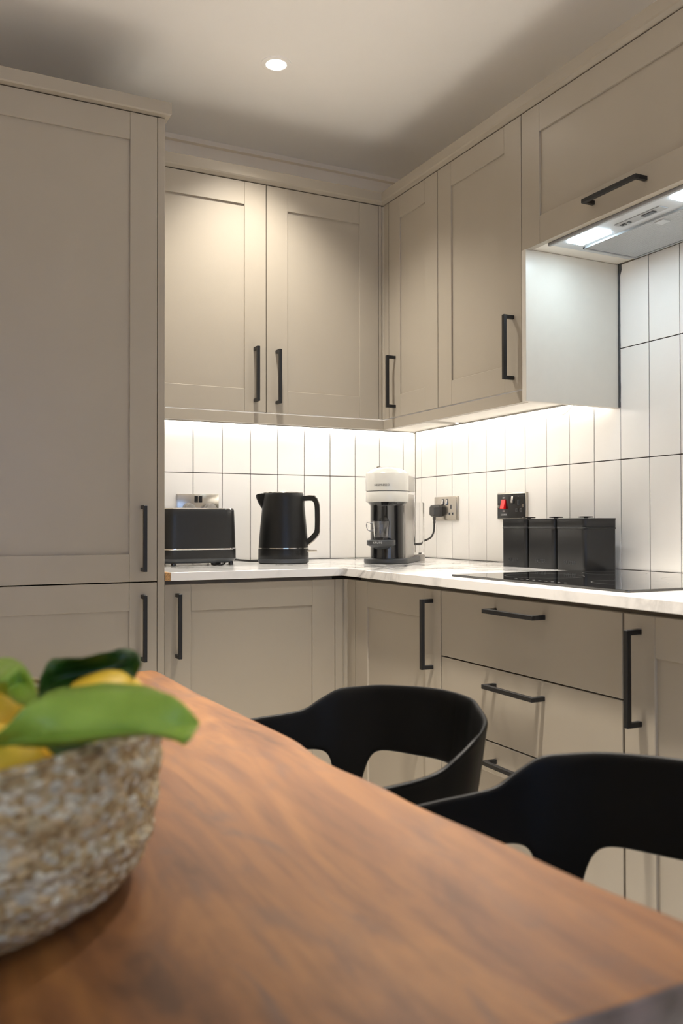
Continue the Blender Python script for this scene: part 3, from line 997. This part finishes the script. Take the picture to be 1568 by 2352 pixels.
bm = B(); tube(bm, smooth_path([(-.90, -.29, WT + .008), (-.885, -.305, WT + .003), (-.87, -.30, WT + .004), (-.86, -.29, WT + .010)], 6), .003, 8)
box(bm, -.905, -.893, -.30, -.285, WT + .001, WT + .012, .002); box(bm, -.885, -.876, -.295, -.28, WT + .002, WT + .013, .002)
obj('cord_tidy', bm, 'cord', tt)
# ------------------------------------------------------------------ kettle
kx, ky = -.655, -.262
kt = thing('kettle', 'matt black jug kettle with a looped handle and chrome band', 'kettle', (kx, ky, WT))
bm = B(); lathe(bm, [(.076, WT), (.079, WT + .003), (.0815, WT + .004), (.0820, WT + .014), (.0810, WT + .016)], 56, kx, ky)
obj('power_base', bm, 'applgrey', kt, 40)
bm = B(); lathe(bm, [(.0800, WT + .0163), (.0808, WT + .018), (.0806, WT + .046), (.0798, WT + .0475)], 56, kx, ky)
obj('lower_body', bm, 'appl', kt, 40)
bm = B(); lathe(bm, [(.0796, WT + .0474), (.0812, WT + .0480), (.0810, WT + .0505), (.0792, WT + .0512)], 56, kx, ky)
obj('chrome_band', bm, 'chrome', kt, 40)
bm = B(); lathe(bm, [(.0796, WT + .0510), (.0780, WT + .075), (.0740, WT + .12), (.0690, WT + .17), (.0652, WT + .212), (.0645, WT + .222), (.0630, WT + .2245)], 56, kx, ky)
body = obj('body', bm, 'appl', kt, 40)
bm = B(); lathe(bm, [(.0632, WT + .2243), (.0640, WT + .2255), (.0630, WT + .2268), (.055, WT + .2275)], 56, kx, ky)
obj('lid', bm, 'steel', kt, 40)
# direction across the view: handle to the right, spout to the left
hx = Vector((0.8947, -0.4467, 0)).normalized()
hy = Vector((-hx.y, hx.x, 0))


def K(a, b_, z): return Vector((kx, ky, WT + z)) + hx * a + hy * b_
bm = B()
rings = []
for a, z0, z1, wd in ((-.050, .166, .2235, .034), (-.066, .170, .2235, .026), (-.080, .192, .2225, .016), (-.0875, .2095, .2185, .006)):
    rings.append([bm.verts.new(K(a, b_ * wd, z)) for b_, z in ((-1, z1), (-.8, z0 + .35 * (z1 - z0)), (-.35, z0 + .05 * (z1 - z0)), (0, z0), (.35, z0 + .05 * (z1 - z0)), (.8, z0 + .35 * (z1 - z0)), (1, z1))])
for a, b_ in zip(rings, rings[1:]):
    for i in range(7): bm.faces.new((a[i], a[(i + 1) % 7], b_[(i + 1) % 7], b_[i]))
bm.faces.new(rings[0]); bm.faces.new(rings[-1])
obj('spout', bm, 'appl', kt, 35)


def strap(bm, pts, th, wd):
    """flat strap along a path in the (a,z) plane"""
    n = len(pts); rr = []
    for i, (a, z) in enumerate(pts):
        p0, p1 = pts[max(i - 1, 0)], pts[min(i + 1, n - 1)]
        d = Vector((p1[0] - p0[0], p1[1] - p0[1])).normalized(); nn = Vector((-d.y, d.x))
        q = []
        for s, b_ in ((-.5, -.5), (.5, -.5), (.5, .5), (-.5, .5)):
            q.append(bm.verts.new(K(a + nn.x * th * s, b_ * wd, z + nn.y * th * s)))
        rr.append(q)
    for a, b_ in zip(rr, rr[1:]):
        for i in range(4): bm.faces.new((a[i], a[(i + 1) % 4], b_[(i + 1) % 4], b_[i]))
    bm.faces.new(rr[0]); bm.faces.new(rr[-1])


hp = [(p.x, p.z) for p in smooth_path([(.060, 0, .207), (.085, 0, .2085), (.099, 0, .205), (.107, 0, .190), (.109, 0, .165), (.109, 0, .120), (.106, 0, .098), (.090, 0, .079), (.072, 0, .064)], 6)]
bm = B(); strap(bm, hp, .0165, .021)
hd_ = obj('handle', bm, 'gloss', kt, 40)
bm = B(); strap(bm, [(a + .0082 * (1 if i > 8 else .3), z + (.0085 if i < 10 else .004 if i < 14 else 0 if i < 32 else -.006)) for i, (a, z) in enumerate(hp)][4:], .0022, .023)
obj('chrome_trim', bm, 'chrome', hd_, 40)
bm = B(); tube(bm, [K(.078, -.02, .040), K(.108, -.02, .0405)], [.004, .0030], 8)
obj('switch_lever', bm, 'steel', kt, 40)

bm = B(); tube(bm, smooth_path([(-.845, -.138, WT + .022), (-.80, -.125, WT + .016), (-.76, -.13, WT + .008), (-.735, -.17, WT + .0058), (-.715, -.20, WT + .0055)]), .0032, 8)
obj('cord', bm, 'cord', kt, 60)

# ------------------------------------------------------------------ coffee machine (front is local -y)
CMX, CMY, CMR = -.352, -.402, R(-44)
cm = thing('coffee_machine', 'white and black pod coffee machine in the corner', 'coffee machine', (CMX, CMY, WT + .0004), CMR)


def lob(name, bm, m, parent, smooth=None): return obj(name, bm, m, parent, smooth, world=False)


def stadium(hw, yf, yb, n=20, cy=0.0):
    """half round front (towards -y), straight sides, square back"""
    pts = [(hw * math.cos(a), cy - (hw + (-yf - hw + cy if False else 0)) * 0 + hw * math.sin(a)) for a in [math.pi + math.pi * k / n for k in range(n + 1)]]
    return pts + [(hw, yb), (-hw, yb)]


bm = B(); prism(bm, stadium(.072, 0, .165, 24, -.012), 0, .015, .003, 2)
lob('foot_plate', bm, 'applgrey', cm, 40)
bm = B(); lathe(bm, [(.0545, .015), (.0545, .182), (.0560, .186), (.064, .1955)], 56)
colm = lob('column', bm, 'gloss', cm, 40)
bm = B(); box(bm, -.0035, .0035, -.0560, -.050, .015, .180)
lob('slide_slot', bm, 'black', colm)
bm = B(); prism(bm, rrect(-.0560, .0560, .012, .150, .010, 5), .015, .2225)
body = lob('rear_body', bm, 'greyplastic', cm, 40)
bm = B(); lathe(bm, [(.0655, .1950), (.0682, .1965), (.0688, .199), (.0688, .2265), (.0680, .2280)], 64)
lob('head_collar', bm, 'white', cm, 40)
bm = B(); lathe(bm, [(.0655, .2275), (.0655, .2305)], 64)
lob('head_joint', bm, 'applgrey', cm)
bm = B(); lathe(bm, [(.0682, .2302), (.0692, .2315), (.0692, .2850), (.0682, .2875), (.060, .2945), (.045, .3025), (.036, .3050), (.030, .3055)], 64)
head = lob('head', bm, 'white', cm, 35)
bm = B(); lathe(bm, [(.030, .3050), (.029, .3068), (.022, .3074), (.010, .3070)], 40)
lob('head_cap', bm, 'silver', head, 40)
bm = B(); prism(bm, rrect(-.0600, .0600, .020, .150, .012, 5), .2310, .2830, .002, 2)
lob('head_rear', bm, 'greyplastic', cm, 40)
bm = B(); box(bm, -.074, -.046, .050, .085, .286, .303, .002, 2)
lob('lock_lever', bm, 'silver', head)
bm = B(); tube(bm, smooth_path([(-.052, .03, .296), (-.040, .0, .3065), (-.02, -.01, .309)], 5), .0028, 8)
lob('lever_arm', bm, 'chrome', head, 40)
# cup support
sy = -.078
bm = B(); lathe(bm, [(.012, .046), (.0440, .0585), (.0450, .0600), (.0450, .0735), (.0440, .0745), (.038, .0745)], 48, 0, sy)
sh = lob('cup_support', bm, 'applgrey', cm, 40)
bm = B(); prism(bm, [(-.020, -.05), (.020, -.05), (.016, -.09), (-.016, -.09)], .048, .066)
lob('bracket', bm, 'applgrey', sh)
bm = B(); lathe(bm, [(.0375, .0743), (.0375, .0752)], 40, 0, sy)
lob('drip_grid', bm, 'black', sh)
bm = B(); lathe(bm, [(.006, .190), (.006, .200)], 16, 0, -.035)
lob('nozzle', bm, 'chrome', cm)


def wrap(bm, rad, cy, zc, off):
    for v in bm.verts:
        a = v.co.x / rad
        r_ = rad + off + v.co.z
        v.co = Vector((r_ * math.sin(a), cy - r_ * math.cos(a), zc + v.co.y))
    return bm


lob('lettering', wrap(text_bm('NESPRESSO', .0092, 1.12, .0003), .0692, 0, .2480, .0002), 'darkprint', head)
lob('lettering', wrap(text_bm('KRUPS', .0090, 1.2, .0003), .0450, sy, .0668, .0002), 'print', sh)
# clear water tank behind
bm = B()
lathe(bm, [(.046, .022), (.0475, .026), (.0475, .196), (.0455, .198), (.0448, .195), (.0448, .028)], 40, .030, .200, cap=False)
lob('water_tank', bm, 'tank', cm, 40)
bm = B(); lathe(bm, [(.049, 0), (.050, .004), (.050, .020), (.046, .0215)], 40, .030, .200)
lob('tank_base', bm, 'greyplastic', cm, 40)
# coiled cord beside the machine
bm = B()
tube(bm, smooth_path([(-.118, -.075, 1.005), (-.104, -.090, .995), (-.098, -.100, .975), (-.100, -.102, .955), (-.112, -.090, .940), (-.13, -.07, .93)]), .0033, 8)
tube(bm, smooth_path([(-.0475, -.1595, .979), (-.060, -.145, .973), (-.078, -.125, .970), (-.095, -.095, .975), (-.105, -.08, .985)]), .0034, 8)
tube(bm, smooth_path([(-.09, -.09, 1.03), (-.085, -.108, 1.02), (-.080, -.120, .99), (-.084, -.118, .965), (-.098, -.102, .945), (-.11, -.085, .93)]), .0033, 8)
tube(bm, smooth_path([(-.12, -.09, .918), (-.09, -.12, .922), (-.064, -.135, .920), (-.058, -.150, .916), (-.075, -.160, .9145), (-.10, -.155, .9138), (-.13, -.13, .9136)]), .0036, 8)
obj('cord', bm, 'cord', cm, 60)

# glass cup on the support
ca, sa = math.cos(CMR), math.sin(CMR)
cupx, cupy = CMX - sa * sy, CMY + ca * sy
cp_ = thing('glass_cup', 'small clear glass espresso cup under the machine spout', 'cup', (cupx, cupy, WT + .0758))
zc = WT + .0758
bm = B(); lathe(bm, [(.0205, zc), (.0212, zc + .0015), (.0270, zc + .058), (.0266, zc + .0588), (.0252, zc + .058), (.0205, zc + .010), (.012, zc + .0085)], 40, cupx, cupy)
obj('bowl', bm, 'glass', cp_, 40)
hd2 = -hx
def H(a, z): return Vector((cupx, cupy, zc + z)) + hd2 * a
bm = B(); tube(bm, [H(.0255, .052), H(.034, .0535), H(.0430, .053), H(.0445, .046), H(.0415, .032), H(.034, .029), H(.0235, .030)], .0030, 8)
obj('cup_handle', bm, 'glass', cp_, 60)

# ------------------------------------------------------------------ table
TZ = .76
edge = [(-1.2, -1.335), (-1.212, -1.322), (-1.236, -1.3155), (-1.30, -1.3135), (-1.411, -1.312), (-1.48, -1.311), (-1.555, -1.307), (-1.69, -1.300), (-1.774, -1.295), (-1.83, -1.2935), (-1.87, -1.297),
        (-1.92, -1.3015), (-1.969, -1.300), (-2.02, -1.293), (-2.067, -1.290), (-2.122, -1.289), (-2.231, -1.276), (-2.324, -1.269), (-2.411, -1.255), (-2.45, -1.252), (-2.466, -1.262), (-2.471, -1.285)]
edge = [(y if i else -1.2155, x) for i, (y, x) in enumerate(edge)]
edge[0] = (-1.2145, -1.345)
sm = smooth_path([(x, y, 0) for y, x in edge], 4)
rightside = [(p.x, p.y) for p in sm]
leftside = [(-2.13 - .010 * math.sin((y + 1.2) * 5.2) - .008 * math.sin((y + .4) * 11), y) for y in np.linspace(-2.465, -1.225, 24)]
near = [(-1.36, -2.4735), (-1.5, -2.472), (-1.7, -2.470), (-1.95, -2.472), (-2.10, -2.471)]
far = [(-2.10, -1.2155), (-1.95, -1.2165), (-1.75, -1.215), (-1.55, -1.217), (-1.42, -1.2150)]
tb = thing('dining_table', 'live-edge brown wooden dining table in the foreground', 'table', (-1.71, -1.84, 0))
bm = B(); prism(bm, rightside + near + leftside + far, TZ - .038, TZ, .004, 3)
top = obj('tabletop', bm, 'wood', tb, 40)
top.data.materials.append(M['woodedge'])
for p in top.data.polygons:
    if abs(p.normal.z) < .93: p.material_index = 1
for y in (-1.42, -2.28):
    for x in (-1.47, -1.95):
        bm = B(); box(bm, x - .03, x + .03, y - .03, y + .03, .012, TZ - .046, .003)
        obj('leg', bm, 'black', tb)
    bm = B(); box(bm, -1.98, -1.44, y - .03, y + .03, 0, .012, .002)
    obj('foot_rail', bm, 'black', tb)
    bm = B(); box(bm, -1.98, -1.44, y - .03, y + .03, TZ - .046, TZ - .038, .001)
    obj('top_rail', bm, 'black', tb)

# ------------------------------------------------------------------ chairs
HALF = [(0, 0, .7545), (.006, .045, .7545), (.027, .091, .7535), (.057, .1525, .7485), (.087, .187, .744), (.117, .2105, .7375), (.147, .2205, .7215), (.177, .224, .705),
        (.212, .2285, .6995), (.257, .231, .697), (.32, .228, .694), (.38, .216, .691), (.402, .208, .682)]


def chair_curve():
    pts = smooth_path([Vector(p) for p in HALF], 8)
    L = [0]
    for a, b_ in zip(pts, pts[1:]): L.append(L[-1] + (b_.xy - a.xy).length)
    return pts, L


def make_chair():
    pts, L = chair_curve()
    half = []
    for p, l in zip(pts, L):
        d = abs(l - .217)
        dip = .205 / (1 + (d / .0205) ** 4)
        base = .638 if l < .217 else .634
        if l > .40: base += (l - .40) * .35
        half.append((p.x, p.y, p.z, min(base - dip, p.z - .006)))
    cols = [(f, -w, zt, zb) for f, w, zt, zb in reversed(half[1:])] + half
    NV = 10
    bm = B(); grid = []
    for f, w, zt, zb in cols:
        col = []
        for k in range(NV + 1):
            z = zt + (zb - zt) * k / NV
            q = .755 - z
            ff = f + .10 * q + .25 * q * q
            ww = w * (1 - .30 * q - .6 * q * q)
            # small outward roll of the rim
            if k == 0: ww *= 1.006; ff -= .0015
            col.append(bm.verts.new((-ff, ww, z)))
        grid.append(col)
    for a, b_ in zip(grid, grid[1:]):
        for k in range(NV): bm.faces.new((a[k], a[k + 1], b_[k + 1], b_[k]))
    t = thing('tub_chair', 'x', 'chair', (0, 0, 0), 0, 'black tub chairs along the table')
    sh_ = lob('backrest_shell', bm, 'chair', t, 60)
    so = sh_.modifiers.new('thickness', 'SOLIDIFY'); so.thickness = .0085; so.offset = 0
    sb = sh_.modifiers.new('smooth', 'SUBSURF'); sb.levels = 1; sb.render_levels = 2
    # seat pan
    bm = B(); rings = []
    out = []
    for f, w, zt, zb in cols:
        out.append((-(f * .92 + .05), w * .86))
    cx_, cy_ = -.245, 0
    out = [(x, y) for x, y in out]
    front = [(-.455, -.14), (-.475, -.07), (-.48, 0), (-.475, .07), (-.455, .14)]
    loop = out + [(x, -y) for x, y in front]
    for s, z in ((1.0, .452), (.99, .438), (.92, .428), (.6, .421), (.25, .4195)):
        rings.append([bm.verts.new((cx_ + (x - cx_) * s, cy_ + (y - cy_) * s, z)) for x, y in loop])
    n = len(loop)
    for a, b_ in zip(rings, rings[1:]):
        for i in range(n): bm.faces.new((a[i], a[(i + 1) % n], b_[(i + 1) % n], b_[i]))
    bm.faces.new(rings[-1])
    st = lob('seat', bm, 'chair', t, 60)
    so = st.modifiers.new('thickness', 'SOLIDIFY'); so.thickness = .010; so.offset = 0
    for sx_, sy_ in ((-.38, -.14), (-.38, .14), (-.12, -.13), (-.12, .13)):
        bm = B(); dx = -.05 if sx_ < -.2 else .05; dy = .05 if sy_ > 0 else -.05
        tube(bm, [(sx_, sy_, .432), (sx_ + dx, sy_ + dy, 0)], [.0135, .009], 14)
        lob('leg', bm, 'chair', t, 40)
    return t


ch = make_chair()
ch.location = (-.918, -1.640, 0)
ch['label'] = 'black tub chair at the far end of the table, whole back opening visible'


def dup(o, parent=None):
    c = o.copy(); COL.objects.link(c); c.parent = parent
    for k in list(o.children): dup(k, c)
    return c


ch2 = dup(ch)
ch2.location = (-.890, -2.170, 0)
ch2['label'] = 'black tub chair nearest the viewer, cut off by the right edge'

# ------------------------------------------------------------------ basket, lemons, leaves
bx_, by_ = -1.739, -2.12
bk = thing('woven_basket', 'round grey-brown woven basket of lemons on the table', 'basket', (bx_, by_, TZ))
prof = [(.05, .0015), (.110, .0010), (.138, .0025), (.158, .0090), (.171, .0200), (.1785, .0340), (.1825, .0520), (.1850, .0750), (.1870, .1000), (.1885, .1200), (.1890, .1265), (.1855, .1300),
        (.1815, .1265), (.1795, .1180), (.174, .0900), (.168, .0600), (.160, .0350), (.148, .0200), (.125, .0130), (.05, .0110)]
pp = smooth_path([(r_, 0, z) for r_, z in prof], 6)
bm = B(); n = 220; rings = []
for j, p in enumerate(pp):
    ring = []
    for i in range(n):
        a = 2 * math.pi * i / n
        tw = .0016 * math.sin(a * 74 + (math.pi if (j // 3) % 2 else 0)) * math.sin(j * math.pi / 3) + .0010 * math.sin(a * 7 + j * .9)
        wob = .0018 * math.sin(a * 3 + 1) if p.z > .06 else 0
        rr = p.x + tw + wob
        ring.append(bm.verts.new((bx_ + rr * math.cos(a), by_ + rr * math.sin(a), TZ + max(p.z, 0.0) + (.0015 * math.sin(a * 5) if p.z > .1 else 0))))
    rings.append(ring)
for a, b_ in zip(rings, rings[1:]):
    for i in range(n): bm.faces.new((a[i], a[(i + 1) % n], b_[(i + 1) % n], b_[i]))
bm.faces.new(list(reversed(rings[0]))); bm.faces.new(rings[-1])
obj('woven_body', bm, 'basket', bk, 80)


def lemon(loc, d, r_=.0315, ln=.043, label='lemon', group='lemons in the basket'):
    t = thing('lemon', label, 'lemon', loc, 0, group)
    prof = []
    for k in range(25):
        u = -1 + 2 * k / 24
        rr = r_ * math.sqrt(max(0, 1 - abs(u) ** 2.3))
        x = u * ln
        if abs(u) > .86:
            rr = max(rr * .9, .0065 * (1 - (abs(u) - .86) / .14) + .001)
            x = math.copysign(ln * (.86 + (abs(u) - .86) * 1.9), u)
        prof.append((max(rr, .0008), x))
    bm = B(); lathe(bm, prof, 32)
    q = Vector((0, 0, 1)).rotation_difference(Vector(d).normalized())
    bm.transform(q.to_matrix().to_4x4())
    ob = lob('fruit', bm, 'lemon', t, 70)
    bm = B(); lathe(bm, [(.0028, ln * 1.10), (.0034, ln * 1.135), (.0018, ln * 1.15)], 10)
    bm.transform(q.to_matrix().to_4x4())
    lob('stem_end', bm, 'rib', ob)
    return t


lemon((-1.698, -2.231, .872), (1, .25, -.1), .0335, .044, 'bright lemon at the front of the basket below the big leaf')
lemon((-1.603, -2.168, .892), (.8, .5, .1), .030, .038, 'lemon at the back of the basket below the dark leaf')
lemon((-1.688, -2.120, .886), (.6, -.8, .05), .032, .044, 'lemon at the left edge between the two upper leaves')
lemon((-1.640, -2.196, .858), (.75, -.45, .45), .029, .038, 'lemon at the right of the basket half under the big leaf')
for lx, ly, dd in ((-1.735, -2.215, (1, 0, 0)), (-1.662, -2.150, (.2, 1, 0)), (-1.660, -2.055, (1, 1, 0)), (-1.75, -2.09, (1, -.4, 0)), (-1.82, -2.14, (.3, 1, 0))):
    lemon((lx, ly, TZ + .0455), dd, .029, .036, 'lemon lying at the bottom of the basket under the others')
lemon((-1.785, -2.16, .868), (.4, 1, .1), .031, .042, 'lemon at the far left of the basket, out of the picture')


def leaf(label, up, mid, low, m='leaf', n=22):
    """a curved blade between two edges and a midrib, all given as points in the room"""
    def curve(q):
        s = smooth_path(q, 10)
        L = [0]
        for a, b_ in zip(s, s[1:]): L.append(L[-1] + (b_ - a).length)
        out = []
        for k in range(n + 1):
            tgt = L[-1] * k / n
            i = max(0, min(len(L) - 2, int(np.searchsorted(L, tgt)) - 1))
            f = (tgt - L[i]) / max(1e-9, L[i + 1] - L[i])
            out.append(s[i].lerp(s[i + 1], f))
        return out
    U, Mi, Lo = curve(up), curve(mid), curve(low)
    t = thing('lemon_leaf', label, 'leaf', tuple(Mi[0]), 0, 'leaves on the lemons')
    bm = B(); rows = []
    for k in range(n + 1):
        r_ = []
        for j in range(9):
            s = j / 4 - 1
            p = Mi[k].lerp(U[k], s) if s > 0 else Mi[k].lerp(Lo[k], -s)
            bulge = .0045 * (1 - (2 * abs(s) - 1) ** 2) * math.sin(math.pi * k / n)
            rip = .0011 * math.sin(k * 1.9 + abs(s) * 2.2) * abs(s)
            p = p + Vector((-.3, -.75, .6)).normalized() * (bulge + rip)
            r_.append(bm.verts.new(p))
        rows.append(r_)
    for a, b_ in zip(rows, rows[1:]):
        for j in range(8): bm.faces.new((a[j], a[j + 1], b_[j + 1], b_[j]))
    bl = obj('blade', bm, m, t, 180)
    so = bl.modifiers.new('thickness', 'SOLIDIFY'); so.thickness = .0006; so.offset = 0
    bm = B(); tube(bm, [p + Vector((-.3, -.75, .6)).normalized() * .0002 for p in Mi], [.0011 * (1 - .7 * k / n) for k in range(n + 1)], 6)
    obj('midrib', bm, m, bl)
    return t


leaf('large bright green leaf reaching out over the basket rim',
     [(-1.7021, -2.2451, 0.8930), (-1.6865, -2.2732, 0.9072), (-1.6714, -2.2738, 0.9214), (-1.6520, -2.2569, 0.9267), (-1.6318, -2.2601, 0.9289), (-1.6124, -2.2625, 0.9291), (-1.5963, -2.2739, 0.9273), (-1.5841, -2.2937, 0.9237), (-1.5736, -2.2974, 0.9143), (-1.5664, -2.2967, 0.9050)],
     [(-1.7021, -2.2451, 0.8930), (-1.6801, -2.2593, 0.8964), (-1.6559, -2.2752, 0.8994), (-1.6363, -2.2854, 0.9011), (-1.6189, -2.2932, 0.9026), (-1.6012, -2.2999, 0.9037), (-1.5844, -2.2999, 0.9044), (-1.5664, -2.2967, 0.9050)],
     [(-1.7021, -2.2451, 0.8930), (-1.6795, -2.2541, 0.8930), (-1.6624, -2.2652, 0.8930), (-1.6496, -2.2693, 0.8930), (-1.6303, -2.2678, 0.8930), (-1.6069, -2.2640, 0.8930), (-1.5913, -2.2717, 0.8938), (-1.5827, -2.2941, 0.8946), (-1.5826, -2.3173, 0.8970), (-1.5790, -2.3201, 0.9010), (-1.5664, -2.2967, 0.9050)], 'leaf')
leaf('dark green leaf curling up at the back of the lemons',
     [(-1.6537, -2.1935, 0.9080), (-1.6498, -2.1728, 0.9206), (-1.6380, -2.1462, 0.9309), (-1.6255, -2.1728, 0.9343), (-1.6078, -2.1726, 0.9360), (-1.5807, -2.1471, 0.9360), (-1.5743, -2.1613, 0.9326), (-1.5774, -2.1830, 0.9280)],
     [(-1.6537, -2.1935, 0.9080), (-1.6416, -2.1541, 0.9120), (-1.6267, -2.1406, 0.9153), (-1.6076, -2.1454, 0.9180), (-1.5897, -2.1494, 0.9207), (-1.5787, -2.1614, 0.9240), (-1.5774, -2.1830, 0.9280)],
     [(-1.6537, -2.1935, 0.9080), (-1.6443, -2.1948, 0.9080), (-1.6278, -2.1871, 0.9083), (-1.6092, -2.1883, 0.9094), (-1.5922, -2.1840, 0.9111), (-1.5828, -2.1744, 0.9134), (-1.5779, -2.1738, 0.9200), (-1.5774, -2.1830, 0.9280)], 'leafdark')
leaf('light green leaf cut off by the left edge of the picture',
     [(-1.6898, -2.0920, 0.9180), (-1.6795, -2.0849, 0.9250), (-1.6736, -2.1290, 0.9320), (-1.6640, -2.1436, 0.9320), (-1.6616, -2.1899, 0.9320), (-1.6583, -2.2061, 0.9250), (-1.6581, -2.2270, 0.9180)],
     [(-1.6898, -2.0920, 0.9180), (-1.6860, -2.1684, 0.9228), (-1.6773, -2.2015, 0.9252), (-1.6652, -2.1830, 0.9228), (-1.6604, -2.2048, 0.9204), (-1.6581, -2.2270, 0.9180)],
     [(-1.6898, -2.0920, 0.9180), (-1.6885, -2.1641, 0.9160), (-1.6778, -2.1764, 0.9140), (-1.6707, -2.2070, 0.9120), (-1.6654, -2.2183, 0.9100), (-1.6617, -2.2275, 0.9140), (-1.6581, -2.2270, 0.9180)], 'leaf')
leaf('small dark leaf in the shade under the large leaf',
     [(-1.6542, -2.2245, 0.8840), (-1.6430, -2.2261, 0.8867), (-1.6296, -2.2329, 0.8867), (-1.6210, -2.2413, 0.8840)],
     [(-1.6542, -2.2245, 0.8840), (-1.6446, -2.2365, 0.8827), (-1.6319, -2.2455, 0.8827), (-1.6210, -2.2413, 0.8840)],
     [(-1.6542, -2.2245, 0.8840), (-1.6470, -2.2523, 0.8800), (-1.6354, -2.2499, 0.8760), (-1.6289, -2.2530, 0.8800), (-1.6210, -2.2413, 0.8840)], 'leafdark')
